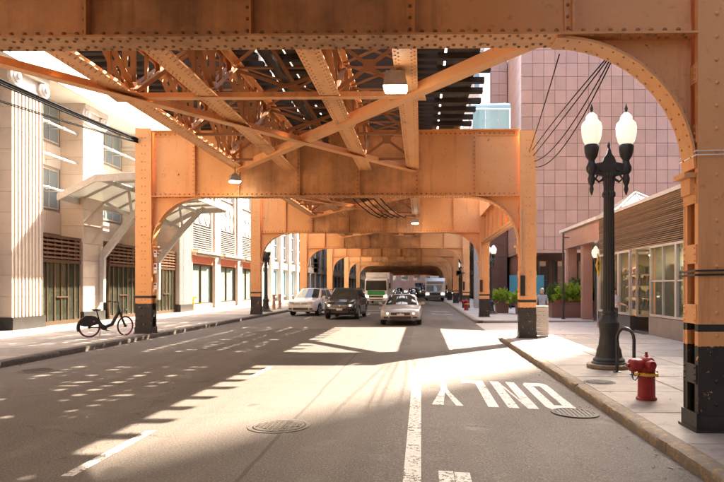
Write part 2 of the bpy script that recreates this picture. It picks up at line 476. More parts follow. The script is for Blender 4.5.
# painted markings: separate sheets 4 mm over the asphalt
def marking(name, polys, label=None, par=None):
    b = MB()
    for p in polys:
        k = len(b.v); b.v += [(x,y,roadz(x)+.004) for x,y in p]; b.face(range(k, k+len(p)))
    o = b.build(name, PAINT); tag(o, kind="structure"); return o
def rect(x0,x1,y0,y1): return [(x0,y0),(x1,y0),(x1,y1),(x0,y1)]
marking("solid_lane_line", [rect(-.15,.0,-6,12.5)])
marking("wide_lane_mark", [rect(.15,.282,2.2,5.45)]); marking("wide_lane_mark", [rect(.29,.425,2.2,5.43)])
for y0,y1 in ((5.15,6.8),(10.8,12.2),(34,36),(44,46)):
    marking("lane_dash", [rect(-3.03,-2.92,y0,y1)])
for y0,y1 in ((30,32),(40,42)):
    marking("lane_dash", [rect(-5.72,-5.61,y0,y1)])
for k in range(5):
    marking("crosswalk_bar", [rect(-8.0+2.15*k,-6.7+2.15*k,36.6,37.0)])
    marking("crosswalk_bar", [rect(-8.0+2.15*k,-6.7+2.15*k,40.4,40.8)])
# the word ONLY, read by traffic coming towards the camera (so it is turned through 180 degrees here)
def T(pts, ox):   # letter space u 0..0.44 to the reader's right, v 0..1 up the letter
    return [(2.16 - ox - u, 10.85 - 2.35*v) for u, v in pts]
s = .15
letters = [
 ("letter", 0.0, [[(0,.08),(s,.14),(s,.86),(0,.92)], [(0,.92),(s,.86),(.27,.86),(.42,.92),(.36,1),(.06,1)], [(.27,.86),(.27,.14),(.42,.08),(.42,.92)], [(0,.08),(.06,0),(.36,0),(.42,.08),(.27,.14),(s,.14)]]),
 ("letter", .545, [[(0,0),(s,0),(s,1),(0,1)], [(.27,0),(.42,0),(.42,1),(.27,1)], [(s,1),(s,.78),(.27,0),(.27,.22)]]),
 ("letter", 1.09, [[(0,0),(s,0),(s,1),(0,1)], [(s,0),(.38,0),(.38,.13),(s,.13)]]),
 ("letter", 1.58, [[(.165,0),(.265,0),(.265,.45),(.165,.45)], [(.165,.45),(.215,.45),(.215,.55),(.10,1),(0,1)], [(.215,.45),(.265,.45),(.43,1),(.27,1),(.215,.55)]]),
]
wroot = link("road_word", None); tag(wroot, "white painted word ONLY on the right lane, upside down from here", "road marking")
for nm, ox, polys in letters:
    b = MB()
    for p in polys:
        k = len(b.v); b.v += [(x,y,roadz(x)+.004) for x,y in T(p, ox)]; b.face(range(k, k+len(p)))
    b.build("letter", PAINT, wroot)
# iron covers in the road
IRON = flat("cast_iron", (.085,.072,.062), .8, .0, var=.4, scale=20)
def manhole(x, y, r, label, z=.004):
    t = thing("manhole_cover", label, "manhole cover", (x,y,z))
    MB().lathe([(r*1.18,0),(r*1.18,.003),(r*1.02,.004),(r*1.0,.0)], n=32).build("frame_ring", IRON, t, 30)
    MB().lathe([(r*.97,0),(r*.97,.006),(r*.90,.008)], n=32).build("cover", ASPHALT, t, 30)
    b = MB()
    for i in range(-4,5):
        for j in range(-4,5):
            if i*i+j*j < 18: b.box(i*r*.19-.02, i*r*.19+.02, j*r*.19-.02, j*r*.19+.02, .007, .013)
    tag(b.build("studs", ASPHALT, t), kind="stuff")
manhole(-1.62, 7.05, .30, "round rusty manhole cover in the sunlit patch of the road")
manhole(-8.0+.75, 11.6, .33, "dark round manhole cover in the shaded road beside the left kerb")
manhole(2.95, 10.3, .22, "small round iron cover set in the pavement beside the red hydrant", SWR+.001)
t = thing("storm_drain", "round iron storm drain grate in the road under the word ONLY", "drain", (2.05, 8.3, roadz(2.05)+.007))
t.rotation_euler = (0, math.atan(.04), 0)
MB().lathe([(.30,0),(.30,.002)], n=28).build("sump", JOINT, t)
for k in range(9):
    x = -.232+.058*k; l = math.sqrt(max(.27**2-x*x,.0001))
    MB().box(x-.018,x+.018,-l,l,.003,.009).build("grate_bar", IRON, t)
MB().lathe([(.265,.0025),(.265,.010),(.31,.010),(.315,.0)], n=28).build("rim", IRON, t, 30)

# dead leaves and grit blown along the kerbs
LIT = flat("litter_bits", (.16,.10,.05), .9, var=.5, scale=30); b = MB(); rl = random.Random(4)
for k in range(700):
    rt = rl.random() < .6
    x = (XR-abs(rl.gauss(0,.16))-.01) if rt else (XL+abs(rl.gauss(0,.16))+.01)
    y = rl.uniform(4,30)*(1 if rl.random() < .7 else .6)
    if rl.random() < .12: x = rl.uniform(XR+.2,7)
    z = (SWR+.006 if x > XR else roadz(x)+.006); a = rl.uniform(0,6.28); l = rl.uniform(.006,.028); w_ = l*rl.uniform(.3,.7)
    d = Vector((math.cos(a),math.sin(a),0))*l; n_ = Vector((-math.sin(a),math.cos(a),0))*w_; c = Vector((x,y,z))
    b.quad(c-d-n_, c+d-n_, c+d+n_+Vector((0,0,rl.uniform(0,.012))), c-d+n_+Vector((0,0,rl.uniform(0,.008))))
tag(b.build("litter", LIT, fix=False), "dry leaf scraps and grit along the kerbs", "litter", kind="stuff")

# ------------------------------------------------------------------ the elevated railway
CX = (-8.56, 3.26)
ZB, ZT = 4.35, 6.40
BENTS = [-6.2, 6.98, 19.15, 32.1, 45.1, 58.1, 71.1, 84.1, 97.1, 110.1, 123.1, 136.1, 149.1, 162.1]
def make_bent():
    root = link("railway_bent", None)
    H = 6.34
    cm = MB()
    for sy in (-1,1):
        cm.box(-.25,.25, *sorted((sy*.165, sy*.19)), 0, H)
        for sx in (-1,1):
            cm.box(*sorted((sx*.205, sx*.245)), *sorted((sy*.095, sy*.164)), .02, H-.02)
    cm.box(-.29,.29,-.235,.235,0,.03)                                   # shoe
    for sx in (-1,1):
        cm.box(*sorted((sx*.251, sx*.27)), -.2,.2,.0305,.20)
    for sy in (-1,1):
        cm.box(-.25,.25,*sorted((sy*.191, sy*.21)),.0305,.17)
    cme = cm.mesh("column", STEELC)
    bt = MB().box(.246,.262,-.163,.163,-.105,.105)
    for sx in (1,):
        for yy in (-.13,.13):
            for zz in (-.07,0,.07): bt.rivet((sx*.262,yy,zz),(sx,0,0),.017,5)
    bme = bt.mesh("batten_plate", STEEL); bmk = bt.mesh("batten_plate", BLACKP)
    rv = MB()
    for sy in (-1,1):
        z = .3
        while z < H-.1:
            for x in (-.05,.05): rv.rivet((x, sy*.19, z), (0,sy,0), .026)
            z += .25
    rme = rv.mesh("rivets", STEELC, 50)
    for k, x in enumerate(CX):
        c = link("column", cme, root, (x,0,SW if k == 0 else SWR))
        z = .62
        while z < 4.2:
            mm_ = bmk if z < .93 else bme; link("batten_plate", mm_, c, (0,0,z)); link("batten_plate", mm_, c, (0,0,z), math.pi); z += .66
        tag(link("rivets", rme, c), kind="stuff")
    # cross girder
    x0, x1 = CX[0]+.25, CX[1]-.25
    gm = MB().box(x0,x1,-.012,.012,ZB+.025,ZT-.025)
    for z in (ZB, ZT-.025): gm.box(x0,x1,-.2,.2,z,z+.025)
    for z0,z1 in ((ZB+.0255,ZB+.17),(ZT-.17,ZT-.0255)):
        gm.box(x0,x1,-.034,-.0125,z0,z1); gm.box(x0,x1,.0125,.034,z0,z1)
    gd = gm.build("girder", STEEL, root)
    # end plates over the column heads
    gp = MB()
    st = MB().box(-.012,.012,-.13,-.0355,ZB+.026,ZT-.026).box(-.085,-.0125,-.055,-.0355,ZB+.026,ZT-.026)
    st.box(-.012,.012,.0355,.13,ZB+.026,ZT-.026)
    z = ZB+.12; srv = MB()
    while z < ZT-.1:
        srv.rivet((-.05,-.055,z),(0,-1,0),.024,5); z += .13
    sme = st.mesh("stiffener", STEEL); srm = srv.mesh("rivets", STEELD, 50)
    for x in (1.68,-.08,-1.9,-3.75,-5.62,-7.0):
        link("stiffener", sme, gd, (x,0,0)); tag(link("stiffener_rivets", srm, gd, (x,0,0)), kind="stuff")
    rv = MB()
    x = x0+.07; i = 0
    while x < x1-.05:
        rv.rivet((x,-.034,ZB+.10),(0,-1,0),.029); rv.rivet((x,-.034,ZT-.10),(0,-1,0),.029)
        rv.rivet((x,.034,ZB+.10),(0,1,0),.017,5)
        o = .035 if i % 2 else -.035
        for yy in (-.12,.12):
            rv.rivet((x, yy+o, ZB),(0,0,-1),.023,6); rv.rivet((x+.06, yy-o, ZB),(0,0,-1),.023,6)
        x += .15; i += 1
    for xx in (x1-.35, x1-.28, x0+.28, x0+.35):
        for zz in (5.0,5.08): rv.rivet((xx,-.012,zz),(0,-1,0),.015,5)
    tag(rv.build("rivets", STEELD, gd, 50), kind="stuff")
    # curved knee braces
    A, B = 1.52, 1.46
    for k, x in enumerate(CX):
        sgn = 1 if k == 0 else -1
        xi = x + sgn*.25
        N = 18
        arcp = []
        for i in range(N+1):
            a = math.pi/2*i/N
            # ellipse centre is A away and B below the corner
            arcp.append((xi + sgn*(A - A*math.sin(a)), ZB - B + B*math.cos(a)))
        web = MB()
        poly = [(xi, ZB-.001)] + [(px, pz) for px, pz in arcp]
        b = len(web.v)
        for yy in (-.013,.013):
            bb = len(web.v); web.v.append((xi,yy,ZB-.001))
            for px,pz in arcp: web.v.append((px,yy,pz-.001))
            for i in range(N): web.face((bb,bb+1+i,bb+2+i))
        kb = web.build("knee_brace", STEEL, root)
        fl = MB(); th = .03
        for i in range(N+1):
            px,pz = arcp[i]; a = math.pi/2*i/N
            nx, nz = -sgn*math.sin(a)*B, math.cos(a)*A
            q = math.hypot(nx,nz); nx/=q; nz/=q
            for yy, t in ((-.16,0),(.16,0),(.16,-th),(-.16,-th)):
                fl.v.append((px+nx*t, yy, pz+nz*t-.002))
        for i in range(N):
            for q in range(4): fl.face((i*4+q, i*4+(q+1)%4, (i+1)*4+(q+1)%4, (i+1)*4+q))
        fl.face((0,1,2,3)); fl.face((N*4+3,N*4+2,N*4+1,N*4))
        fo = fl.build("curved_flange", STEEL, kb, 30)
        rv = MB()
        for i in range(1,N):
            px,pz = arcp[i]; a = math.pi/2*i/N
            nx, nz = -sgn*math.sin(a)*B, math.cos(a)*A; q = math.hypot(nx,nz)
            for yy in (-.1,.1): rv.rivet((px-nx/q*th, yy, pz-nz/q*th-.002), (-nx/q,0,-nz/q), .015, 5)
            rv.rivet((px+nx/q*.07,-.013,pz+nz/q*.07),(0,-1,0),.014,5)
        tag(rv.build("rivets", STEELD, kb, 50), kind="stuff")
        MB().box(*sorted((xi-sgn*.0, xi+sgn*.13)), -.15,.15, ZB-B-.10, ZB-B-.045).box(*sorted((xi, xi+sgn*.06)),-.12,.12,ZB-B-.28,ZB-B-.101).build("seat_bracket", STEEL, kb)
    return root
BLAB = ["orange steel portal behind the viewpoint",
 "nearest orange steel portal, dark girder across the top, column at right edge",
 "second steel portal, with the black bicycle beside its left column",
 "third steel portal down the street, column beside the twin lamp post by the left kerb",
 "fourth steel portal down the street, above the white and black parked SUVs"]
ORD = ["fifth","sixth","seventh","eighth","ninth","tenth","eleventh","twelfth","thirteenth"]
bent0 = make_bent()
for i, y in enumerate(BENTS):
    o = bent0 if i == 0 else clone(bent0)
    o.location = (0,y,0)
    tag(o, BLAB[i] if i < 5 else ORD[i-5]+" orange steel portal down the street, counted from the viewpoint", "steel portal", "steel portals of the elevated railway")

TRX = (-5.5, -4.0, -1.7, -.25)
ZC = 5.15; ZTT = 6.38
TRC = (-4.75, -0.98)
LS = 12.55                                   # clear length of the model span
def lattice_member(b, p, q):
    """two angle bars side by side with small tie plates"""
    p = Vector(p); q = Vector(q); d = q-p
    for sx in (-.075,.075):
        o = Vector((sx,0,0)); b.bar(p+o, q+o, .02, .10, up=(1,0,0)); 
        o2 = Vector((sx*1.0 + math.copysign(.036,sx),0,0)); b.bar(p+o2, q+o2, .052, .012, up=(0,d.z,-d.y) if abs(d.y)>.01 else (0,1,0))
    for t in (.27,.66):
        c = p + d*t; u = d.normalized()*.06
        b.bar(c-u, c+u, .17, .012, up=(0,-d.z,d.y) if abs(d.y)>.01 else (0,1,0))
def make_span(detail=2):
    root = link("railway_span", None)
    npan = 8; pl = LS/npan
    tm = MB()
    tm.box(-.19,.19,0,LS,ZC,ZC+.018)
    for sx in (-1,1):
        tm.box(*sorted((sx*.055, sx*.072)),0,LS,ZC+.0185,ZC+.15); tm.box(*sorted((sx*.073, sx*.16)),0,LS,ZC+.0185,ZC+.034)
        tm.box(*sorted((sx*.055, sx*.072)),0,LS,ZTT-.15,ZTT-.0185)
    tm.box(-.16,.16,0,LS,ZTT-.018,ZTT)
    for k in range(npan+1):                 # gusset plates
        y = min(max(k*pl,.2),LS-.2)
        zc = ZC+.16 if k % 2 else ZTT-.16
        for sx in (-.0505,.0505):
            if k % 2: tm.prism([(y-.34,ZC+.03),(y+.34,ZC+.03),(y+.20,ZC+.42),(y-.20,ZC+.42)], sx-.004, sx+.004, 'X')
            else: tm.prism([(y-.30 if k else 0.01,ZTT-.03),(y+.30 if k<npan else LS-.01,ZTT-.03),(y+.18 if k<npan else LS-.01,ZTT-.40),(y-.18 if k else .01,ZTT-.40)], sx-.004, sx+.004, 'X')
    rv = MB(); y = .1; i = 0
    while y < LS-.05:
        for x in (-.15,-.10,.10,.15): rv.rivet((x, y+(.06 if abs(x)<.12 else 0), ZC),(0,0,-1),.018,5)
        y += .16
    tme = tm.mesh("truss", STEELT); rme = rv.mesh("rivets", STEEL, 50)
    mem = []
    for k in range(npan):
        y0, y1 = k*pl+.08, (k+1)*pl-.08
        b = MB()
        z0, z1 = (ZTT-.2, ZC+.17) if k % 2 == 0 else (ZC+.17, ZTT-.2)
        lattice_member(b, (0,y0,z0), (0,y1,z1)); mem.append(("diagonal_member", b))
        b = MB(); yy = (k+.5)*pl
        b.box(-.03,.03,yy-.035,yy+.035,ZC+.02,ZTT-.02); mem.append(("vertical_post", b))
    for k in range(1,npan,2):
        b = MB(); lattice_member(b, (0,k*pl+.001,ZC+.3),(0,k*pl,ZTT-.1)); mem.append(("vertical_post", b))
    if detail >= 1:
        mm = [(n, b.mesh(n, STEELD)) for n, b in mem]
    else:
        allb = MB()
        for n, b in mem:
            o = len(allb.v); allb.v += b.v
            for f in b.f: allb.face([o+i for i in f])
        mm = [("web_members", allb.mesh("web_members", STEEL))]
    for x in TRX:
        t = link("truss", tme, root, (x,0,0))
        for n, me in mm: link(n, me, t)
        if detail >= 1: tag(link("rivets", rme, t), kind="stuff")
    # cross frames between the two trusses of a track and light struts between the tracks
    for xa, xb in ((TRX[0],TRX[1]),(TRX[2],TRX[3])):
        for k in (1,3,5,7):
            y = k*pl+.12
            b = MB()
            b.bar((xa+.1,y,ZC+.15),(xb-.1,y,ZTT-.15),.07,.02,up=(0,1,0)); b.bar((xa+.1,y+.03,ZTT-.15),(xb-.1,y+.03,ZC+.15),.07,.02,up=(0,1,0))
            b.bar((xa+.08,y+.015,ZC+.06),(xb-.08,y+.015,ZC+.06),.07,.06); b.box((xa+xb)/2-.12,(xa+xb)/2+.12,y-.02,y-.011,(ZC+ZTT)/2-.12,(ZC+ZTT)/2+.12)
            b.build("cross_frame", STEELD, root)
    for k in (2,4,6):
        y = k*pl
        b = MB(); b.bar((TRX[1]+.1,y,ZC+.35),(TRX[2]-.1,y,ZTT-.2),.07,.03,up=(0,1,0)); b.bar((TRX[1]+.1,y+.04,ZTT-.2),(TRX[2]-.1,y+.04,ZC+.35),.07,.03,up=(0,1,0))
        b.build("cross_frame", STEELD, root)
    for xa, xb in ((TRX[0],TRX[1]),(TRX[1],TRX[2]),(TRX[2],TRX[3])):
        for k in range(0,npan,2 if xb-xa > 2 else 1):
            st_ = 2 if xb-xa > 2 else 1
            ya, yb = k*pl+.1, (k+st_)*pl-.1
            b = MB(); b.bar((xa+.1,ya,ZTT-.08),(xb-.1,yb,ZTT-.08),.09,.014); b.bar((xa+.1,yb,ZTT-.10),(xb-.1,ya,ZTT-.10),.09,.014)
            b.bar((xa+.1,ya,ZTT-.13),(xb-.1,ya,ZTT-.13),.08,.03)
            b.build("top_lateral", STEELD, root)
    for xm in (-2.85,):
        MB().box(xm-.06,xm+.06,0,LS,ZTT-.30,ZTT-.285).box(xm-.008,xm+.008,0,LS,ZTT-.284,ZTT-.16).build("stringer", STEELD, root)
    # long lateral diagonals from the columns, and the strut
    def lateral(p, q, z, nm):
        b = MB(); p = Vector((*p,z)); q = Vector((*q,z))
        b.bar(p,q,.22,.016); d=(q-p).normalized(); n=Vector((-d.y,d.x,0))
        b.bar(p+n*.10+Vector((0,0,.095)), q+n*.10+Vector((0,0,.095)), .016, .17)
        L=(q-p).length; i=.1
        while i < L and detail >= 1:
            if i < .8 or i > L-.8: b.rivet(p+d*i-n*.03+Vector((0,0,-.008)),(0,0,-1),.015,5)
            i += .12
        return b.build(nm, STEELT, root)
    lateral((CX[1]-.32,.12),(TRX[0]-.1,LS-.1), ZC-.045, "lateral_brace")
    lateral((CX[0]+.32,.12),(TRX[3]+.05,LS-.1), ZC-.075, "lateral_brace")
    b = MB(); y = .375*LS
    b.box(TRX[0]-.15,TRX[3]+.2,y-.09,y+.09,ZC-.026,ZC-.012); b.box(TRX[0]-.15,TRX[3]+.2,y+.074,y+.09,ZC-.011,ZC+.12)
    b.build("lateral_strut", STEELT, root)
    for x,sg in ((TRX[0],-1),(TRX[3],1)):
        MB().prism([(x-.3,y-.35),(x+.3,y-.35),(x+.35,y+.25),(x-.35,y+.25)], ZC-.0105, ZC-.001, 'Z').build("gusset_plate", STEEL, root)
    # flat plate hung under chord near the far bent
    # ties
    zt = ZTT+.002; th = .12; w = .17
    def tiemesh(x0,x1):
        return MB().box(x0,x1,-w/2,w/2,zt,zt+th).mesh("tie", TIE)
    T = [tiemesh(TRC[1]-1.32,TRC[1]+1.32), tiemesh(TRC[1]-2.0,1.52), tiemesh(-7.2,TRC[0]+1.32), tiemesh(-7.28,TRC[0]+1.32)]
    LT = 12.95; nt = 31
    if detail >= 2:
        for i in range(nt):
            y = -.2 + LT*(i+.5)/nt
            for j,tm_ in enumerate((T[i%2],T[2+(i%2)])):
                o = link("tie", tm_, root, (rnd.uniform(-.05,.05) if i%2 else 0, y+rnd.uniform(-.055,.055), 0))
    else:
        b = MB()
        for i in range(nt):
            y = -.2 + LT*(i+.5)/nt
            b.box(TRC[1]-1.32, 1.52 if i%2 else TRC[1]+1.32, y-w/2,y+w/2,zt,zt+th)
            b.box(-7.28 if i%2 else TRC[0]-1.32, TRC[0]+1.32, y-w/2,y+w/2,zt,zt+th)
        tag(b.build("ties", TIE, root), kind="stuff")
    # walkway and guard timbers, rails
    zp = zt+th+.002; zp0 = zp
    def plank(x0,x1,nm="walkway_plank",h=.05,m=PLANK):
        MB().box(x0,x1,-.18,LS+.22,zp,zp+h).build(nm, m, root)
    for x in (.345,.545,.70,.855,1.01,1.11): plank(x,x+(.15 if x < 1.1 else .12))
    for x in (-6.22,-6.42,-6.58,-6.74,-6.9,-7.06,-7.22): plank(x,x+.15)
    for x in (-3.42,-3.24,-3.06,-2.84,-2.66,-2.48): plank(x,x+.178)
    for c in TRC:
        for dx in (-1.02,.88): plank(c+dx,c+dx+.14,"guard_timber",.16,TIE)
        for dx in (-.7175,.7175):
            b = MB(); x = c+dx
            b.box(x-.065,x+.065,-.18,LS+.22,zp,zp+.02).box(x-.012,x+.012,-.18,LS+.22,zp+.021,zp+.12).box(x-.035,x+.035,-.18,LS+.22,zp+.121,zp+.15)
            b.build("rail", RAIL, root)
    # power cable trough between the tracks
    MB().box(-2.92,-2.80,0,LS,ZC+.75,ZC+.83).build("cable_trough", DARK, root)
    return root
spans = {}
for i in range(len(BENTS)-1):
    y0, y1 = BENTS[i]+.2, BENTS[i+1]-.2
    d = 2 if i in (1,2) else (1 if i in (3,4) else 0)
    if d not in spans: spans[d] = o = make_span(d)
    else: o = clone(spans[d])
    o.location = (0,y0,0); o.scale = (1,(y1-y0)/LS,1)
    lab = None
    if i >= 3: lab = ["third","fourth"][i-3]+" track span down the street, trusses and ties in dimmer light" if i < 5 else ORD[i-5]+" track span down the street, dark underside of the railway"
    elif lab is None: lab = ["track span of trusses and ties over the viewpoint","nearest track span overhead: orange trusses, crossed braces and dark wooden ties","second track span, trusses and ties seen beyond the second steel portal"][i]
    tag(o, lab, "railway span", "spans of the elevated railway")

for k,(ya,yb) in enumerate(((-19.1,-6.2),(-32.1,-19.1))):
    o = clone(bent0); o.location = (0,ya,0); o["label"] = ["second","third"][k]+" orange steel portal behind the viewpoint"
    o = clone(spans[0]); o.location = (0,ya+.2,0); o.scale = (1,(yb-ya-.4)/LS,1); o["label"] = ["second","third"][k]+" track span behind the viewpoint"

for sx,(xa,xb) in ((0,(-12.6,-6.1)),(1,(.4,6.6))):  # platform decks added to darken the far end of the street
    t = thing("shade_platform", ["added platform deck darkening the far left pavement","added platform deck darkening the far right pavement"][sx], "platform")
    MB().box(xa,xb,84,168,6.75,7.0).build("deck", TIE, t); MB().box(xa+.1,xb-.1,84,168,9.6,9.8).build("canopy", DARK, t)
    for k in range(8):
        MB().box(xa+.2,xb-.2,85+11.5*k,85.3+11.5*k,6.3,6.74).build("joist", STEEL, t); MB().box((xa+xb)/2-.1,(xa+xb)/2+.1,85+11.5*k,85.2+11.5*k,7.0,9.6).build("canopy_post", DARK, t)

# plate girder along the right column line, bridging the driveway between the second and third portals
ya, yb = BENTS[2]+.2, BENTS[3]-.2
lg = thing("longitudinal_girder", "deep orange plate girder running between the second and third portals' right columns", "girder", (CX[1],0,0))
b = MB().box(-.012,.012,ya,yb,3.87,5.18)
for z in (3.84,5.181): b.box(-.2,.2,ya,yb,z,z+.028)
for sx in (-1,1):
    for z0,z1 in ((3.869,3.99),(5.06,5.18)): b.box(*sorted((sx*.0125,sx*.032)),ya,yb,z0,z1)
b.build("web_and_flanges", STEEL, lg)
for k in range(8):
    y = ya+.4+(yb-ya-.8)*k/7; MB().box(-.13,-.0335,y-.012,y+.012,3.87,5.18).box(-.05,-.0335,y+.0125,y+.08,3.87,5.18).build("stiffener", STEEL, lg)
rv = MB(); y = ya+.1
while y < yb:
    rv.rivet((-.032,y,3.94),(-1,0,0),.02,5); rv.rivet((-.032,y,5.12),(-1,0,0),.02,5); rv.rivet((-.1,y,3.84),(0,0,-1),.02,5); rv.rivet((.1,y,3.84),(0,0,-1),.02,5); y += .16
tag(rv.build("rivets", STEELD, lg, 50), kind="stuff")
# ------------------------------------------------------------------ buildings on the left
def window_unit(parent, x, y0, y1, z0, z1, nx=1, nz=2, frame=GREYP, pane=GLASSD, fw=.05, out=.06, axis='X', sgn=1, sill=None):
    """window in a wall: frame mesh with pane children; axis X = wall facing +/-x at x, axis Y = wall facing -y at y=x"""
    fr = MB()
    P = (lambda a,b,c0,c1,z_0,z_1: fr.box(*sorted((x+sgn*a,x+sgn*b)),c0,c1,z_0,z_1)) if axis == 'X' else (lambda a,b,c0,c1,z_0,z_1: fr.box(c0,c1,*sorted((x+sgn*a,x+sgn*b)),z_0,z_1))
    P(0,out,y0,y0+fw,z0,z1); P(0,out,y1-fw,y1,z0,z1); P(0,out,y0+fw,y1-fw,z0,z0+fw); P(0,out,y0+fw,y1-fw,z1-fw,z1)
    W = (y1-y0-2*fw)/nx; H = (z1-z0-2*fw)/nz
    for i in range(1,nx): P(.005,out*.85,y0+fw+W*i-fw*.35,y0+fw+W*i+fw*.35,z0+fw,z1-fw)
    for k in range(1,nz): P(.008,out*.75,y0+fw,y1-fw,z0+fw+H*k-fw*.35,z0+fw+H*k+fw*.35)
    w = fr.build("window", frame, parent)
    for i in range(nx):
        for k in range(nz):
            b = MB(); a0, a1 = y0+fw+W*i, y0+fw+W*(i+1); c0, c1 = z0+fw+H*k, z0+fw+H*(k+1)
            if axis == 'X': b.box(*sorted((x+sgn*.002,x+sgn*.02)),a0+.001,a1-.001,c0+.001,c1-.001)
            else: b.box(a0+.001,a1-.001,*sorted((x+sgn*.002,x+sgn*.02)),c0+.001,c1-.001)
            b.build("pane", pane, w)
    if sill: 
        b = MB()
        if axis == 'X': b.box(*sorted((x,x+sgn*(out+.1))),y0-.08,y1+.08,z0-.12,z0-.002)
        else: b.box(y0-.08,y1+.08,*sorted((x,x+sgn*(out+.1))),z0-.12,z0-.002)
        b.build("sill", sill, w)
    return w

A = thing("stone_building", "cream classical stone building with tall fluted piers and glass entrance canopy", "building", (FL,14,0))
A.location = (0,0,0)
MB().box(-40,FL-.75,6,36.6,0,9.0).build("rear_wall", CREAMJ, A)
MB().box(-40,FL-.9,6,36.6,13.2,22).build("attic_wall", WHITEST, A)
def fluted_block(L, h, d, flutes):
    b = MB(); poly = []
    if flutes:
        n = flutes; fwid = L/n
        poly.append((-d, -L/2))
        for i in range(n):
            y = -L/2+i*fwid
            poly += [(0,y+.005),(0,y+fwid*.28),(-.05,y+fwid*.40),(-.065,y+fwid*.62),(-.05,y+fwid*.84),(0,y+fwid*.96)]
        poly.append((0,L/2)); poly.append((-d,L/2))
    else:
        poly = [(-d,-L/2),(-.012,-L/2),(0,-L/2+.012),(0,L/2-.012),(-.012,L/2),(-d,L/2)]
    b.prism(poly, 0, h-.012, 'Z'); return b.mesh("block", CREAM)
def pier(y0, y1, xf, flutes, top=9.0, h=.72):
    p = MB().box(FL-.8, xf-.03, y0+.02, y1-.02, 0, top).build("pier", CREAMJ, A)
    MB().box(FL-.8, xf+.07, y0-.05, y1+.05, SW, SW+.42).build("plinth", PLINTH, p)
    z0 = SW+.425; n = int(round((top-.75-z0)/h)); hh = (top-.75-z0)/n
    me = fluted_block(y1-y0, hh, xf-FL+.7, flutes)
    for k in range(n): link("block", me, p, (xf, (y0+y1)/2, z0+k*hh))
    # capital: necking, egg band, two scrolls, abacus
    c = MB(); z = top-.75
    c.box(FL-.7,xf+.05,y0-.05,y1+.05,z,z+.12).box(FL-.7,xf+.16,y0-.12,y1+.12,z+.55,z+.74)
    c.box(FL-.7,xf+.02,y0,y1,z+.121,z+.549)
    for yy in (y0+.08, y1-.08):
        for rr, dd in ((.30,.10),(.21,.15),(.11,.20)):
            c.lathe([(rr,0),(rr,dd+.02),(rr*.8,dd+.05)], (xf-.02,yy,z+.33), 18, axis='X')
    c.build("capital", WHITEST, p, 40)
    return p
PIERS = [(13.6,15.3,FL+.45,9),(20.3,22.0,FL+.45,9),(25.0,26.6,FL+.25,0),(30.2,31.8,FL+.25,0),(34.6,36.4,FL+.45,9)]
for a in PIERS: pier(*a)
WALLP = None
for (ya, yb) in ((15.3,20.3),(22.0,25.0),(26.6,30.2),(31.8,34.6)):
    # stone panels of the recessed bay wall
    nz = 9; ny = 3; z0, z1 = SW+3.55, 9.0; hz = (z1-z0)/6; wy = (yb-ya)/ny
    me = MB().box(0,.09,-wy/2+.006,wy/2-.006,.006,hz-.006).mesh("stone_panel", CREAM)
    for k in range(6):
        for j in range(ny):
            if j >= 1 and k in (1,2,4,5): continue
            link("stone_panel", me, A, (FL-.75, ya+wy*(j+.5), z0+hz*k))
    for k in (1,4):
        window_unit(A, FL-.74, ya+wy+.05, yb-.12, z0+hz*k+.1, z0+hz*(k+2)-.1, 3, 2, GREYP, GLASSB)
    for h in (5.3,6.55,7.75):
        b = MB().tube([(FL+.02,ya+.01,h),(FL+.02,yb-.01,h)], .045, 8)
        for t in (.33,.66): b.tube([(FL+.02,ya+(yb-ya)*t,h),(FL-.7,ya+(yb-ya)*t,h)], .025, 6); b.lathe([(.07,-.06),(.07,.06)],(FL+.02,ya+(yb-ya)*t,h),8,axis='Y')
        b.build("steel_rod", ALU, A, 40)
    # revolving door with copper louvres over it
    yc = (ya+yb)/2; w = min(1.25,(yb-ya)/2-.12); xo = FL+.25; xi = FL-.7
    d = MB()
    for yy in (yc-w, yc-w*.72, yc-w*.35, yc, yc+w*.35, yc+w*.72, yc+w):
        d.box(xo-.07,xo,yy-.04,yy+.04,SW,3.4)
    for xx in (xi+.05,): d.box(xx,xx+.07,yc-w,yc-w+.07,SW,3.4); d.box(xx,xx+.07,yc+w-.07,yc+w,SW,3.4)
    d.box(xi,xo+.02,yc-w-.05,yc+w+.05,2.48,2.60); d.box(xi,xo+.03,yc-w-.05,yc+w+.05,3.401,3.52); d.box(xo-.06,xo+.01,yc-w,yc+w,SW,SW+.16)
    d.box(xo-.05,xo+.03,yc-w*.3,yc+w*.3,1.15,1.21)
    door = d.build("revolving_door", BRONZE, A)
    for a, c in ((yc-w+.04,yc-w*.35-.04),(yc-w*.35+.04,yc+w*.35-.04),(yc+w*.35+.04,yc+w-.04)):
        MB().box(xo-.045,xo-.03,a,c,SW+.16,2.48).build("pane", GLASSG, door)
    for yy in (yc-w+.02, yc+w-.035):
        MB().box(xi+.12,xo-.08,yy,yy+.015,SW+.01,2.48).build("pane", GLASSG, door)
    MB().box(xi-.05,xi+.01,yc-w,yc+w,SW,3.3).build("dark_lobby_panel", DARK, door)  # black panel puts the dim lobby's darkness behind the glass
    for ang in (25,115,205,295):
        a = R(ang); MB().bar((FL-.22,yc,1.3),(FL-.22+.42*math.cos(a),yc+.75*math.sin(a),1.3),.03,2.2).build("leaf", GLASSG, door)
    for k in range(5):
        z = 2.63+k*.155
        b = MB().prism([(xo-.10,z),(xo+.03,z+.015),(xo+.03,z+.075),(xo-.10,z+.12)], yc-w-.04, yc+w+.04, 'Y')
        b.box(xi+.02,xo-.1,yc-w-.04,yc-w-.01,z,z+.12); b.build("louvre", COPPER, door)
    MB().box(xi+.05,xo-.12,yc-w+.06,yc+w-.06,2.605,3.39).build("louvre_box", DARK, door)
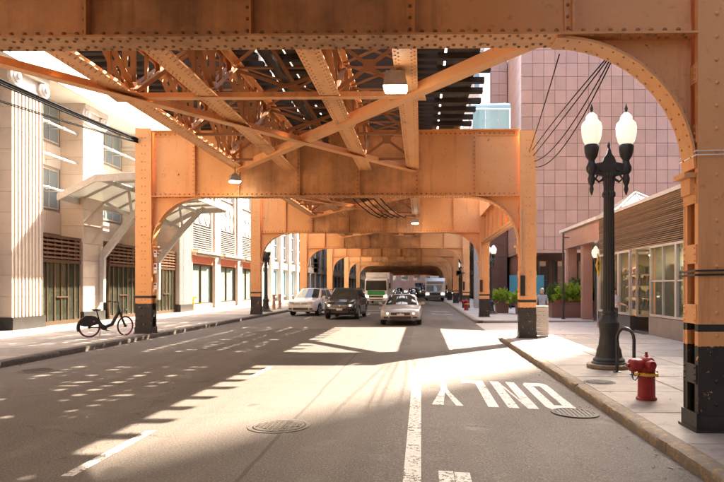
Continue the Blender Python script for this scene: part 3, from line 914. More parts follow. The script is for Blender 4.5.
# entablature and cornice
e = MB().box(FL-.9,FL+.75,6,36.9,9.0,9.75).box(FL-.9,FL+.55,6,36.9,9.751,11.6).box(FL-.9,FL+1.25,5.8,37.1,11.601,11.95).box(FL-.9,FL+.95,5.9,37.0,11.951,12.6)
ent = e.build("entablature", WHITEST, A)
for k in range(26):
    MB().box(FL+.76,FL+.775,6.0+1.2*k+.01,6.0+1.2*(k+1)-.01,9.02,9.74).build("fascia_panel", WHITEST, ent)
for k in range(40):
    MB().box(FL+.56,FL+.95,6.4+.76*k,6.75+.76*k,11.3,11.59).build("dentil", WHITEST, ent)

# steel and glass canopy over the doors
cn = thing("entrance_canopy", "grey steel and frosted glass entrance canopy on two curved arms", "canopy", (FL,24,0)); cn.location = (0,0,0)
prof = [(FL+.02,5.05),(FL+1.5,5.78),(FL+3.15,5.86)]
CY0, CY1 = 23.6, 34.3
for xa,za,xb,zb in ((prof[0][0],prof[0][1],prof[1][0],prof[1][1]),(prof[1][0],prof[1][1],prof[2][0],prof[2][1])):
    n = 7; L = (CY1-CY0)/n
    for k in range(n):
        MB().prism([(xa+.03,za+.10),(xb-.03,zb+.10),(xb-.03,zb+.125),(xa+.03,za+.125)], CY0+L*k+.03, CY0+L*(k+1)-.03, 'Y').build("glass_panel", GLASSW, cn)
for k in range(8):
    y = CY0+(CY1-CY0)/7*k; end = k in (0,7)
    h = .27 if end else .10
    b = MB()
    for (xa,za),(xb,zb) in zip(prof,prof[1:]): b.prism([(xa,za+.099-h),(xb,zb+.099-h),(xb,zb+.099),(xa,za+.099)], y-.04, y+.04, 'Y')
    b.build("rafter", GREYP, cn)
for x,z,h in ((prof[0][0]+.05,prof[0][1],.2),(prof[1][0],prof[1][1],.15),(prof[2][0],prof[2][1]+.06,.24)):
    MB().box(x-.05,x+.05,CY0-.05,CY1+.05,z-.02-h*.5,z-.02+h*.5).build("beam", GREYP, cn)
for y in (26.3, 31.9):
    a = MB()
    for dy in (-.09,.09):
        a.prism([(FL+.28,.9),(FL+.46,.9),(FL+.48,2.8),(FL+1.75,4.45),(FL+2.85,5.62),(FL+2.7,5.7),(FL+1.55,4.62),(FL+.28,3.0)], y+dy-.012, y+dy+.012, 'Y')
    a.prism([(FL+.44,.9),(FL+.46,.9),(FL+.48,2.8),(FL+1.75,4.45),(FL+1.72,4.47),(FL+.46,2.82)], y-.078, y+.078, 'Y')
    a.build("arm", GREYP, cn)
    MB().bar((FL+1.65,y,4.5),(FL+.55,y,5.15),.12,.12).build("strut", GREYP, cn)
    MB().bar((FL+1.66,y,4.52),(FL+1.5,y,5.66),.09,.09).build("strut", GREYP, cn)

# second building on the left: shop windows, grilles and ornament panels
B = thing("shop_building", "tan stone building with shop windows under salmon fascia bands", "building")
SALMON = flat("salmon_fascia", (.62,.20,.12), .5)
MB().box(-40,FL-.35,36.65,52.4,0,24).build("rear_wall", TANST, B)
GOODS = flat("pale_curtain", (.62,.66,.62), .8, var=.25, scale=3)
bays = [(37.7,41.9),(43.0,47.1),(48.2,52.0)]
for y0,y1 in ((36.7,37.7),(41.9,43.0),(47.1,48.2),(52.0,52.9)):
    p = MB().box(FL-.35,FL-.02,y0+.01,y1-.01,0,24).build("pier", CREAMJ, B)
    me = MB().box(-.3,0.03,-(y1-y0)/2,(y1-y0)/2,.006,1.19).mesh("block", CREAM)
    for k in range(15): link("block", me, p, (FL,(y0+y1)/2,SW+1.2*k))
for i,(y0,y1) in enumerate(bays):
    window_unit(B, FL-.3, y0, y1, .45, 3.0, 2, 1, BRONZE, GLASSC, .08, .12)
    MB().box(FL-.349,FL-.3,y0,y1,.46,3.0).build("curtain_back", GOODS, B)
    MB().box(FL-.34,FL-.12,y0,y1,SW,.44).build("stall_riser", TANST, B)
    MB().box(FL-.34,FL-.1,y0,y1,3.01,3.5).build("fascia_band", SALMON, B)
    MB().box(FL-.34,FL+.45,y0-.2,y1+.2,3.65,3.78).box(FL-.34,FL+.30,y0-.1,y1+.1,3.51,3.649).build("ledge", TANST, B)
    gr = MB().box(FL-.34,FL-.25,y0+.4,y1-.4,3.9,5.5).build("grille", DARK, B)
    for k in range(11): MB().prism([(FL-.25,3.93+.14*k),(FL-.12,3.96+.14*k),(FL-.12,4.0+.14*k),(FL-.25,4.03+.14*k)], y0+.42, y1-.42, 'Y').build("slat", GREYP, gr)
    op = MB().box(FL-.34,FL-.22,y0+.4,y1-.4,5.55,7.6).build("ornament_panel", GREYP, B)
    for a in range(3):
        for c in range(2):
            yy = y0+.4+(y1-y0-.8)*(a+.5)/3; zz = 5.55+2.05*(c+.5)/2
            MB().lathe([(.42,0),(.42,.05),(.34,.06),(.30,.02),(.16,.02),(.10,.07)], (FL-.22,yy,zz), 14, axis='X').build("rosette", WHITEST, op, 40)
    for zz in (7.8,11.6,15.6,19.6):
        window_unit(B, FL-.3, y0+.4, y1-.4, zz, zz+3.1, 2, 2, WHITEP, GLASSB)
    MB().box(FL-.34,FL-.1,y0,y0+.39,3.8,23).box(FL-.34,FL-.1,y1-.39,y1,3.8,23).build("reveal", TANST, B)
t = thing("standpipe", "small yellow standpipe against the tan shop building", "pipe", (FL+.35,36.9,SW))
MB().tube([(0,0,0),(0,0,.62),(.02,.0,.75),(.12,0,.82),(.2,0,.78)],.06,8).build("pipe", YEL, t, 50)
MB().lathe([(.1,0),(.1,.03)],(0,0,.002),10).lathe([(.08,-.02),(.09,.02)],(.2,0,.76),10).build("flange", YEL, t)

def facade_building(name, label, side, xf, y0, y1, h, bay, storey, wall, pane, frame, base=None, z0=4.2, fins=False):
    """side=+1: facade faces +x (left side of street); -1: faces -x"""
    bld = thing(name, label, "building")
    xb = xf - side*18
    MB().box(*sorted((xb, xf-side*.25)), y0, y1, 0, h).build("wall", wall, bld)
    n = max(1,int((y1-y0)/bay)); bl = (y1-y0)/n
    for i in range(n+1):
        y = y0+bl*i
        MB().box(*sorted((xf-side*.25, xf+side*(.25 if fins else .02))), max(y0,y-.35), min(y1,y+.35), 0, h).build("pier", wall, bld)
    for i in range(n):
        a, b_ = y0+bl*i+.36, y0+bl*(i+1)-.36
        window_unit(bld, xf-side*.245, a, b_, .5, z0-1.0, 2, 1, frame, base or pane, .1, .12, sgn=side)
        MB().box(*sorted((xf-side*.249, xf+side*.05)), a, b_, z0-.95, z0-.3).build("spandrel", wall, bld)
        z = z0
        while z+storey < h-.3:
            window_unit(bld, xf-side*.245, a, b_, z, z+storey-.9, 2, 2, frame, pane, .1, .12, sgn=side)
            z += storey
    MB().box(*sorted((xf-side*.24, xf+side*.5)), y0, y1, h-.5, h).build("cornice", wall, bld)
    return bld
AQUA = flat("aqua_panel", (.16,.42,.50), .4)
C_ = facade_building("office_building", "white office building with tall fins and dark windows beyond the tan shop building", 1, FL, 53.2, 73, 26, 3.3, 3.6, WHITEST, GLASSB, WHITEP, AQUA, fins=True)
facade_building("brick_office_block", "grey-tan office block farther down the left side of the street", 1, FL, 74, 108, 22, 4.2, 3.6, TANST, GLASSD, GREYP)
facade_building("distant_office_block", "pale office block at the far end of the left side", 1, FL, 109, 160, 28, 5, 3.8, WHITEST, GLASSD, GREYP)
facade_building("brown_office_block", "brown granite office block beyond the pink tower on the right", -1, FR, 66, 108, 24, 4.4, 3.8, PINKD, GLASSD, BRONZE)
facade_building("distant_brown_block", "brown stone block at the far end of the right side", -1, FR, 109, 160, 22, 5, 3.8, TANST, GLASSD, BRONZE)
ev = thing("end_building", "pale building closing the street beyond the railway", "building")
MB().box(-40,40,262,275,0,46).build("wall", PINKD, ev)
for i in range(9):
    for k in range(6): window_unit(ev, 262, -24+5.2*i, -21+5.2*i, 4+4.5*k, 7+4.5*k, 1, 1, GREYP, GLASSD, .1, .1, axis='Y', sgn=-1)

# ------------------------------------------------------------------ pink granite tower, store and plaza on the right
P = thing("pink_granite_tower", "pink granite tower clad in square panels behind the low store", "building")
TX0, TX1, TY, TH = 7.25, 20.2, 45.0, 20.6
MB().box(TX0+.06,TX1-.06,TY+.06,60,4.2,TH).build("core", PINKJ, P)
nx, nz = 16, 17; pw, ph = (TX1-TX0)/nx, (TH-4.2)/nz
me = MB().box(-pw/2+.013,pw/2-.013,0,.06,.013,ph-.013).mesh("granite_panel", PINK)
for i in range(nx):
    for k in range(nz):
        link("granite_panel", me, P, (TX0+pw*(i+.5), TY+rnd.uniform(-.012,.0), 4.2+ph*k)).rotation_euler = (rnd.uniform(-.006,.006),0,rnd.uniform(-.006,.006))
me2 = MB().box(0,.06,-.49,.49,.012,ph-.012).mesh("granite_panel", PINK)
for j in range(14):
    for k in range(nz): 
        if j < 1: link("granite_panel", me2, P, (TX0, TY+.6+1.0*j, 4.2+ph*k))
sidep = MB()
for j in range(1,14):
    for k in range(nz): sidep.box(TX0,TX0+.06,TY+.11+1.0*j+.012,TY+1.11+1.0*j-.012,4.2+ph*k+.012,4.2+ph*(k+1)-.012)
tag(sidep.build("side_panels", PINK, P), kind="stuff")
MB().box(TX0,TX1,TY,60,4.0,4.19).build("soffit", PINK, P)
for x in (7.4,10.4,13.4,16.4,19.3): MB().box(x,x+.8,TY+.05,TY+.9,-.1,4.0).build("arcade_pier", PINK, P)
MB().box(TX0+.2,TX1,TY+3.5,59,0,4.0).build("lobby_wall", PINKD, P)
for i in range(6):
    window_unit(P, TY+3.5, 8.4+1.9*i, 10.0+1.9*i, .5, 3.6, 2, 2, BRONZE, GLASSD, .08, .1, axis='Y', sgn=-1)
# recessed wing beside the tower
W = thing("brown_granite_wing", "darker granite wing set back beside the pink tower", "building")
MB().box(5.86,7.2,52.06,62,0,24).build("core", PINKJ, W)
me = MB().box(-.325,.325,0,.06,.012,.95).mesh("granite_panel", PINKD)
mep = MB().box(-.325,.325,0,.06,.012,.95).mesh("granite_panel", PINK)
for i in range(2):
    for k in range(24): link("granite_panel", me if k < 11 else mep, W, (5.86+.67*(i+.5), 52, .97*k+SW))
mw = MB()
for j in range(10):
    for k in range(24): mw.box(5.80,5.86,52.1+.98*j,53.06+.98*j,.97*k+SW,.97*k+SW+.95)
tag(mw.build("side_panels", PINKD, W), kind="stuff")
# glazed stair bay in front of the wing
gb = thing("glass_stair_bay", "white framed aqua glass bay high beside the pink tower", "glass bay")
gx0,gx1,gy0,gy1 = 3.55,6.35,44.0,47.0
fr = MB()
for x in (gx0,gx1-.1):
    for y in (gy0,gy1-.1): fr.box(x,x+.1,y,y+.1,9.2,14.2)
for z in (9.2,11.2,12.6,14.1):
    fr.box(gx0+.101,gx1-.101,gy0,gy0+.1,z,z+.1); fr.box(gx0+.101,gx1-.101,gy1-.1,gy1,z,z+.1); fr.box(gx0,gx0+.1,gy0+.101,gy1-.101,z,z+.1)
fr.bar((gx0+.1,gy0+.05,11.3),(gx1-.1,gy0+.05,12.6),.09,.09)
fr.box(gx1-.02,TX0+.2,gy1-.6,gy1-.2,9.2,9.5)
fr.build("frame", WHITEP, gb)
for x0,x1 in ((gx0+.1,gx0+1.0),(gx0+1.0,gx0+1.9),(gx0+1.9,gx1-.1)):
    for z0,z1 in ((9.3,11.2),(11.3,12.6),(12.7,14.1)): MB().box(x0+.015,x1-.015,gy0+.03,gy0+.05,z0,z1).build("pane", GLASSA, gb)
b = MB(); 
for i in range(9):
    a0 = math.pi/2*i/8; b.v += [(gx0,gy0+2.9*(1-math.cos(a0)),14.2+.9*math.sin(a0)),(gx1,gy0+2.9*(1-math.cos(a0)),14.2+.9*math.sin(a0))]
for i in range(8): b.face((2*i,2*i+1,2*i+3,2*i+2))
b.build("curved_roof", GLASSA, gb, 40)
MB().box(gx0+.1,gx1-.1,gy0+.1,gy1,9.05,9.19).box(gx0+.3,gx0+.8,gy0+1,gy0+1.5,0,9.04).build("floor", GREYP, gb)
# pale tower far behind
pt = thing("pale_tower", "pale cream tower far behind the railway on the right", "building")
MB().box(10,34,130,150,0,60).build("wall", CREAM, pt)
for i in range(6):
    for k in range(10): window_unit(pt, 130, 11+3.7*i, 13.6+3.7*i, 8+5*k, 11.2+5*k, 1, 1, WHITEP, GLASSB, .1, .1, axis='Y', sgn=-1)
# high-rise outside the view whose corner shades the near pavement
hr = thing("high_rise", "tall office high rise standing off to the right", "building")
MB().box(52,86,52,85.4,0,100).build("wall", TANST, hr)
for k in range(22): MB().box(51.9,51.99,54,82,6+4.2*k,8.6+4.2*k).build("window_band", GLASSB, hr)

# low store with timber slat fascia
S = thing("corner_store", "low store with brown timber slat fascia and shop windows", "store")
SLATM = NT("timber_slats"); w_ = SLATM.coord('World',(1,.6,9)); nn = SLATM.noise(w_, 4, 4)
SLATM.set(SLATM.mix(1.0, SLATM.mix(SLATM.grey(nn,.3,.7), (.25,.16,.09), (.42,.30,.19)), SLATM.ramp(SLATM.rand(), [(0,(.6,.6,.6)),(1,(1.2,1.2,1.2))]), 'MULTIPLY'), .38, 0, .5)
SLATM = SLATM.mat
SY0, SY1 = 16.2, 26.4; ZF0, ZF1 = 2.92, 4.42
MB().box(FR+.12,15,SY0,SY1,ZF0+.03,ZF1).build("fascia_box", DARK, S)
ns = 24; hs = (ZF1-ZF0)/ns
for k in range(ns):
    z = ZF0+hs*k
    MB().prism([(FR+.121,z+.004),(FR+.03,z+.012),(FR+.0,z+hs*.35),(FR+.05,z+hs-.012),(FR+.121,z+hs-.006)], SY0, SY1, 'Y').build("slat", SLATM, S)
MB().box(FR-.03,15,SY0-.02,SY1+.02,ZF1+.001,ZF1+.12).build("coping", GREYP, S)
MB().box(FR+2.8,15,SY0,SY1,0,ZF0).build("inner_wall", flat("store_inner_wall",(.45,.36,.26),.8), S)
MB().box(FR+.05,FR+2.8,SY1-.2,SY1,0,ZF0).build("end_wall", TANST, S); MB().box(FR+.05,FR+2.8,SY0,SY0+.15,0,ZF0).build("end_wall", TANST, S)
MB().box(FR+.05,FR+2.79,SY0+.16,SY1-.21,ZF0-.02,ZF0+.0).build("ceiling", WHITEP, S)
MB().box(FR+.06,15,SY0,SY1,-.2,SWR+.05).build("floor_slab", PLINTH, S)
FRAME = flat("pale_window_frame", (.34,.31,.26), .45)
for y0,y1 in ((16.4,18.3),(18.3,20.35)):
    b = window_unit(S, FR+.05, y0, y1, .62, ZF0-.02, 2, 2, FRAME, GLASSC, .07, .10, sgn=-1)
MB().box(FR-.06,FR+.3,16.3,20.4,SWR,.60).build("stall_riser", stone("grey_brown_marble",(.16,.13,.10),(.24,.195,.155),.1,3,.3), S)
for y0,y1 in ((22.3,23.6),(23.6,26.2)):
    window_unit(S, FR+.05, y0, y1, .55, ZF0-.02, 1 if y1 < 24 else 2, 1, FRAME, GLASSC, .08, .10, sgn=-1)
MB().box(FR-.03,FR+.25,22.3,26.2,SWR,.53).build("stall_riser", PLINTH, S)
dr = MB().box(FR+1.2,FR+1.28,20.5,20.6,SWR,2.7).box(FR+1.2,FR+1.28,22.1,22.2,SWR,2.7).box(FR+1.2,FR+1.28,20.6,22.1,2.6,2.7).box(FR+1.2,FR+1.28,21.32,21.38,SWR,2.6).build("door", BRONZE, S)
for y0 in (20.61,21.39): MB().box(FR+1.23,FR+1.245,y0,y0+.7,SWR,2.6).build("pane", GLASSC, dr)
MB().box(FR+.15,FR+1.2,20.36,20.42,SWR,ZF0-.03).build("door_reveal", FRAME, S); MB().box(FR+.15,FR+1.2,22.22,22.28,SWR,.5).build("door_reveal", PLINTH, S); window_unit(S, 22.25, FR+.15, FR+1.2, .52, ZF0-.03, 1, 1, FRAME, GLASSC, .07, .06, axis="Y", sgn=-1)
MB().lathe([(.2,0),(.2,2.75)],(FR+.85,21.9,SW),20).build("entrance_column", ORANGEC, S, 40)
gc = [(.55,.12,.06),(.62,.50,.16),(.20,.34,.12),(.55,.52,.46),(.12,.18,.30),(.42,.26,.10)]
gm = [flat("goods_%s" % n, tuple(.45*x+.17 for x in c), .5) for n, c in zip(("red","yellow","green","cream","blue","amber"), gc)]
for (y0,y1) in ((16.5,20.2),(22.5,26.0)):
    sh = MB()
    for z in (.7,1.15,1.6,2.05): sh.box(FR+.7,FR+1.05,y0,y1,z,z+.03)
    for y in (y0,(y0+y1)/2,y1): sh.box(FR+.98,FR+1.04,y-.03,y+.03,SWR,2.4)
    so = thing("shelf_unit", "shelves of small goods behind the %s shop window" % ("divided bay" if y0 < 20 else "tall plain"), "shelf")
    sh.build("shelves", GREYP, so)
    for z in (.735,1.185,1.635,2.085):
        y = y0+.1
        while y < y1-.15:
            wdt = rnd.uniform(.08,.2); hh = rnd.uniform(.14,.36)
            b = MB().box(FR+.76,FR+.95,y,y+wdt,z,z+hh*.8); b.box(FR+.80,FR+.91,y+wdt*.25,y+wdt*.75,z+hh*.8,z+hh)
            o = b.build("goods", rnd.choice(gm), so); y += wdt+rnd.uniform(.02,.12)
STL = emit("store_ceiling_light", (1,.74,.42), 45)
for y in (17.5,19.2,24.2):
    t = thing("ceiling_lamp", "warm ceiling lamp inside the store %s" % {17.5:"nearest the column",19.2:"above the divided bay",24.2:"behind the plain window"}[y], "lamp", (FR+1.5,y,ZF0-.12), group="lamps in the store")
    MB().lathe([(.06,.04),(.16,.03),(.16,0.0)],n=12).build("housing", WHITEP, t); MB().lathe([(.15,-.012),(.15,-.002)],n=12).build("diffuser", STL, t)

# porch with skylight beyond the store
Q = thing("plaza_porch", "pink cornice porch with glazed pyramid skylight beyond the store", "porch")
MB().box(FR+.05,15.5,SY1+.05,33.2,3.55,4.42).build("cornice", PINK, Q)
MB().box(FR-.1,15.6,SY1+.04,33.35,4.421,4.56).build("coping", WHITEST, Q)
for (x,y) in ((FR+.2,32.6),(10.2,32.6),(13.2,32.6),(FR+.2,29.6)): MB().box(x,x+.45,y,y+.45,-.1,3.55).build("post", PINK, Q)
MB().box(9.6,16,33.8,34.4,0,3.6).build("glazed_wall", PINKD, Q)
for i in range(3):
    w2 = window_unit(Q, 33.8, 9.8+1.9*i, 11.5+1.9*i, .6, 3.3, 2, 2, BRONZE, GLASSD, .1, .12, axis='Y', sgn=-1)
sk = MB(); x0,x1,y0,y1,zb,zp = 8.2,12.4,27.6,32.4,4.56,6.1
apx = ((x0+x1)/2,(y0+y1)/2,zp); cs = [(x0,y0,zb),(x1,y0,zb),(x1,y1,zb),(x0,y1,zb)]
for i in range(4):
    a, c = Vector(cs[i]), Vector(cs[(i+1)%4]); t_ = Vector(apx)
    sk.bar(a,t_,.09,.09); sk.bar(a,c,.12,.12)
    for f in (.25,.5,.75):
        m_ = a.lerp(c,f); top = t_.lerp(a.lerp(c,.5), abs(f-.5)*2) if f != .5 else t_
        sk.bar(m_, (a.lerp(t_,2*f) if f < .5 else (t_ if f == .5 else c.lerp(t_,2*(1-f)))),.05,.05)
sko = sk.build("skylight_frame", GREYP, Q)
for i in range(4):
    a, c = Vector(cs[i]), Vector(cs[(i+1)%4]); t_ = Vector(apx)
    b = MB(); d = Vector((0,0,-.03)); b.v += [tuple(a+d),tuple(c+d),tuple(t_+d)]; b.face((0,1,2)); b.build("glass_panel", GLASSW, sko)

facade_building("near_right_block", "office block beside the viewpoint on the right", -1, FR, -60, 16.0, 26, 5, 4, TANST, GLASSD, BRONZE)
facade_building("near_left_block", "stone block beside the viewpoint on the left", 1, FL, -60, 5.8, 24, 5, 4, CREAM, GLASSD, BRONZE)
# ------------------------------------------------------------------ street furniture
GLOBE = emit("lit_lamp_globe", (1.0,.88,.66), .075, (.62,.61,.58))
def make_lamp():
    r = link("twin_lamp_post", None)
    prof = [(.33,0),(.33,.10),(.30,.12),(.30,.16),(.255,.20),(.235,.30),(.23,.34),(.20,.40),(.175,.62),(.185,.72),(.20,.80),(.20,.86),(.155,.92),(.125,1.0),(.14,1.03),(.14,1.06),(.115,1.1)]
    MB().lathe(prof, n=24).build("base", LAMPB, r, 30)
    sh = [(.112,1.10),(.108,2.0),(.102,2.9),(.10,3.25),(.125,3.28),(.125,3.34),(.10,3.38),(.098,3.62),(.12,3.66),(.12,3.72)]
    MB().lathe(sh, n=32, flute=.10).build("shaft", LAMPB, r, 20)
    am = MB()
    am.prism([(-.34,3.80),(-.30,3.70),(-.12,3.66),(-.09,3.45),(.09,3.45),(.12,3.66),(.30,3.70),(.34,3.80),(.30,3.90),(.13,3.93),(.10,4.02),(.05,4.08),(0,4.24),(-.05,4.08),(-.10,4.02),(-.13,3.93),(-.30,3.90)], -.045, .045, 'Y')
    for sx in (-1,1):                       # leaf scrolls
        am.tube([(sx*.1,0,3.62),(sx*.2,0,3.56),(sx*.26,0,3.62),(sx*.22,0,3.68)], [.03,.028,.024,.02], 8)
        am.lathe([(.05,-.07),(.06,0),(.05,.07)], (sx*.16,0,3.80), 10, axis='Y')
    am.lathe([(.02,4.2),(.035,4.26),(.0,4.34)], n=8)
    am.build("cross_arm", LAMPB, r, 40)
    for sx in (-1,1):
        p = [(.008,3.30),(.03,3.36),(.045,3.42),(.03,3.48),(.06,3.54),(.075,3.62),(.05,3.70),(.095,3.76),(.105,3.84),(.07,3.92),(.06,3.97),(.11,4.04),(.135,4.14),(.145,4.24),(.12,4.27)]
        h = MB().lathe(p, (sx*.335,0,0), 16).build("lamp_holder", LAMPB, r, 50)
        g = [(.12,4.275),(.155,4.33),(.185,4.45),(.196,4.60),(.180,4.68),(.125,4.735),(.11,4.76),(.112,4.80),(.085,4.84),(.05,4.87),(.03,4.89)]
        gl = MB().lathe(g, (sx*.335,0,0), 24).build("globe", GLOBE, r, 60)
        MB().lathe([(.032,4.885),(.022,4.92),(.035,4.96),(.02,5.0),(.004,5.06)], (sx*.335,0,0), 10).build("finial", LAMPB, gl, 60)
    return r
lamp = make_lamp()
lamp.location = (3.66, 12.15, 0.02); lamp.scale = (1,1,1.015)
GL = "twin globe street lamps"
tag(lamp, "large black twin globe lamp post on the near right pavement", "street lamp", GL)
MB().lathe([(.42,0),(.42,.06),(.40,.075)], n=20).build("footing", KERBY, lamp, 30)
for loc, rz, lab in (((3.95,35.3,.02),50,"black twin globe lamp post beside the third portal, right pavement"),
                     ((-8.85,35.2,SW),75,"black twin globe lamp post on the left kerb by the shop building"),
                     ((3.95,61.5,.02),40,"distant black twin globe lamp post on the right kerb")):
    o = clone(lamp); o.location = loc; o.scale = (.9,.9,.80 if loc[1] < 35.25 or loc[0] > 0 else .9); o.rotation_euler = (0,0,R(rz)); o["label"] = lab
gl = thing("globe_lamp", "slim single white globe lamp on the plaza behind the black post", "street lamp", (8.1,28.9,.005))
MB().lathe([(.12,0),(.11,.2),(.05,.3),(.045,2.75),(.09,2.82),(.1,2.9)], n=12).build("post", LAMPB, gl, 40)
MB().lathe([(.10,2.9),(.16,3.0),(.19,3.12),(.17,3.26),(.10,3.33),(.08,3.4),(.02,3.46)], n=16).build("globe", GLOBE, gl, 60)

# fire hydrants
def make_hydrant():
    r = link("fire_hydrant", None)
    MB().lathe([(.15,0),(.15,.03),(.128,.045),(.124,.34),(.128,.36)], n=24).build("barrel", RED, r, 35)
    fl = MB().lathe([(.13,.36),(.172,.365),(.172,.405),(.13,.41)], n=24).build("flange", YEL, r, 35)
    b = MB()
    for k in range(8): a = 2*math.pi*k/8+.2; b.lathe([(.016,.345),(.016,.425),(.008,.43)], (.152*math.cos(a),.152*math.sin(a),0), 6)
    tag(b.build("bolts", RED, fl), kind="stuff")
    MB().lathe([(.128,.41),(.130,.50),(.125,.555),(.105,.605),(.07,.635),(.03,.645)], n=24).build("bonnet", RED, r, 50)
    MB().lathe([(.04,.64),(.035,.66),(.022,.665),(.022,.71),(.016,.715)], n=5).build("operating_nut", RED, r)
    # big pumper nozzle pointing to the road, side nozzle to the front
    nz = MB().lathe([(.095,-.08),(.095,-.19),(.105,-.20),(.105,-.24),(.09,-.27),(.05,-.285),(.03,-.29),(.03,-.33)], (0,0,.52), 18, axis='X').build("pumper_nozzle", RED, r, 40)
    n2 = MB().lathe([(.062,-.09),(.062,-.15),(.075,-.155),(.075,-.19),(.06,-.21),(.022,-.215),(.022,-.24)], (-.03,0,.53), 16, axis='Y').build("hose_nozzle", RED, r, 40)
    c = MB()
    pts = [(-.26,-.02,.45),(-.265,-.03,.38),(-.25,-.04,.32),(-.22,-.05,.30),(-.2,-.06,.33),(-.16,-.07,.40)]
    c.tube(pts, .008, 5); c.build("chain", DARK, r)
    return r
hyd = make_hydrant(); hyd.location = (3.16,8.75,0.012); hyd.rotation_euler = (0,0,R(14)); hyd.scale = (.93,.93,.93)
tag(hyd, "red fire hydrant with yellow ring on the near pavement", "fire hydrant", "fire hydrants")
h2 = clone(hyd); h2.location = (2.95,40.5,.012); h2.scale=(1.1,1.1,1.1); h2["label"] = "small distant red fire hydrant between the far right columns"

# bicycle racks
def rack(x, y, rz, w, h, label, mat=DARK, z=.012):
    t = thing("bicycle_rack", label, "bike rack", (x,y,z), rz, "hoop bicycle racks")
    pts = [(-w/2,0,0),(-w/2,0,h-w/2)] + [(-w/2*math.cos(a),0,h-w/2+w/2*math.sin(a)) for a in [math.pi*k/8 for k in range(1,8)]] + [(w/2,0,h-w/2),(w/2,0,0)]
    MB().tube(pts, .03, 10).build("hoop", mat, t, 50)
    for sx in (-1,1): MB().lathe([(.075,0),(.075,.012),(.04,.02)], (sx*w/2,0,.001), 12).build("foot_plate", mat, t, 40)
rack(3.72,11.35,R(-62),.40,.82,"black hoop bicycle rack in front of the lamp post, right pavement")
rack(-9.0,33.6,R(50),.5,.85,"grey hoop bicycle rack beside the third portal's left column", GREYP, SW)
rack(-9.3,34.9,R(50),.5,.85,"grey hoop bicycle rack nearest the left lamp post", GREYP, SW)
for i,(x,y) in enumerate(((-9.2,38.6),(-9.2,40.2))):
    t = thing("bollard", ["orange bollard nearer the left lamp post","orange bollard farther from the left lamp post"][i], "bollard", (x,y,SW), group="orange bollards")
    MB().lathe([(.13,0),(.13,.05),(.10,.08),(.10,.8),(.11,.82),(.11,.9),(.08,.95)],n=14).build("post", flat("orange_bollard_%s"%("near","far")[i],(.36,.20,.12),.6), t, 40)
    MB().lathe([(.103,.55),(.103,.68)],n=14).build("reflective_band", GREYP, t)

# rental bicycle by the left column
PINKR = flat("magenta_paint", (.5,.02,.28), .5)
bk = thing("bicycle", "black rental bicycle with magenta rims beside the orange column", "bicycle", (-9.5,17.6,SW), R(44)); bk.scale = (.87,.87,.87)
def wheel(cx, parent, steer=0, name="wheel"):
    w = link(name, None, parent, (cx,0,.33)); w.rotation_euler = (0,0,steer)
    n=28; ring=[(.315*math.cos(2*math.pi*k/n),0,.315*math.sin(2*math.pi*k/n)) for k in range(n+1)]
    MB().tube(ring,.024,8,caps=False).build("tyre", RUBBER, w, 60)
    MB().tube([(x*.93,0,z*.93) for x,_,z in ring],.013,6,caps=False).build("rim", PINKR, w, 60)
    b = MB()
    for k in range(14):
        a = 2*math.pi*k/14; b.tube([(0,.03*(-1)**k,0),(.29*math.cos(a),0,.29*math.sin(a))],.002,3)
    tag(b.build("spokes", ALU, w), kind="stuff")
    MB().lathe([(.03,-.05),(.045,-.03),(.045,.03),(.03,.05)],n=10,axis='Y').build("hub", DARK, w, 40)
wheel(0, bk); wheel(1.13, bk, R(24))
f = MB()
f.tube([(.45,0,.30),(.30,0,.55),(.22,0,.86)],[.03,.026,.02],10)           # seat tube
f.tube([(.45,0,.30),(.70,0,.40),(.92,0,.82)],[.055,.06,.05],10)          # thick step-through down tube
f.tube([(.45,0,.30),(0,.06,.33)],.018,8).tube([(.45,0,.30),(0,-.06,.33)],.018,8)
f.tube([(.27,0,.6),(0,.06,.34)],.014,8).tube([(.27,0,.6),(0,-.06,.34)],.014,8)
f.build("frame", DARK, bk, 50)
f = MB(); f.tube([(.90,0,1.0),(.95,0,.80),(.99,0,.70)],[.028,.032,.03],10)
for s_ in (-1,1): f.tube([(.985,s_*.05,.70),(1.06,s_*.055,.5),(1.13,s_*.055,.33)],.02,8)
f.box(.95,1.02,-.07,.07,.68,.72); f.build("fork", DARK, bk, 50)
f = MB(); f.tube([(.72,.33,1.16),(.80,.28,1.18),(.89,.12,1.10),(.90,0,1.04),(.89,-.12,1.10),(.80,-.28,1.18),(.72,-.33,1.16)],.016,8); f.tube([(.9,0,.98),(.9,0,1.06)],.022,8)
f.build("handlebar", DARK, bk, 50)
for s_ in (-1,1): MB().tube([(.76,s_*.30,1.175),(.66,s_*.35,1.15)],.021,8).build("grip", RUBBER, bk)
MB().prism([(.06,.89),(.12,.93),(.33,.92),(.36,.90),(.30,.87),(.14,.86)],-.07,.07,'Y').build("saddle", RUBBER, bk)
MB().tube([(.22,0,.80),(.215,0,.88)],.016,8).build("seat_post", ALU, bk)
n = 12
fd = MB(); poly = [(.385*math.cos(a),.33+.385*math.sin(a)) for a in [R(-5+ (205)*k/n) for k in range(n+1)]] 
inner = [(.345*math.cos(a),.33+.345*math.sin(a)) for a in [R(-5+205*k/n) for k in range(n+1)]]
for k in range(n): fd.prism([poly[k],poly[k+1],inner[k+1],inner[k]],-.05,.05,'Y')
fd.build("rear_mudguard", DARK, bk)
gp = MB(); gp.prism([(-.33,.42),(-.27,.60),(-.1,.715),(.16,.69),(.30,.58),(.26,.42),(.05,.37),(-.15,.36)],-.062,-.052,'Y'); gp.prism([(-.33,.42),(-.27,.60),(-.1,.715),(.16,.69),(.30,.58),(.26,.42),(.05,.37),(-.15,.36)],.052,.062,'Y')
gp.build("skirt_guard", DARK, bk)
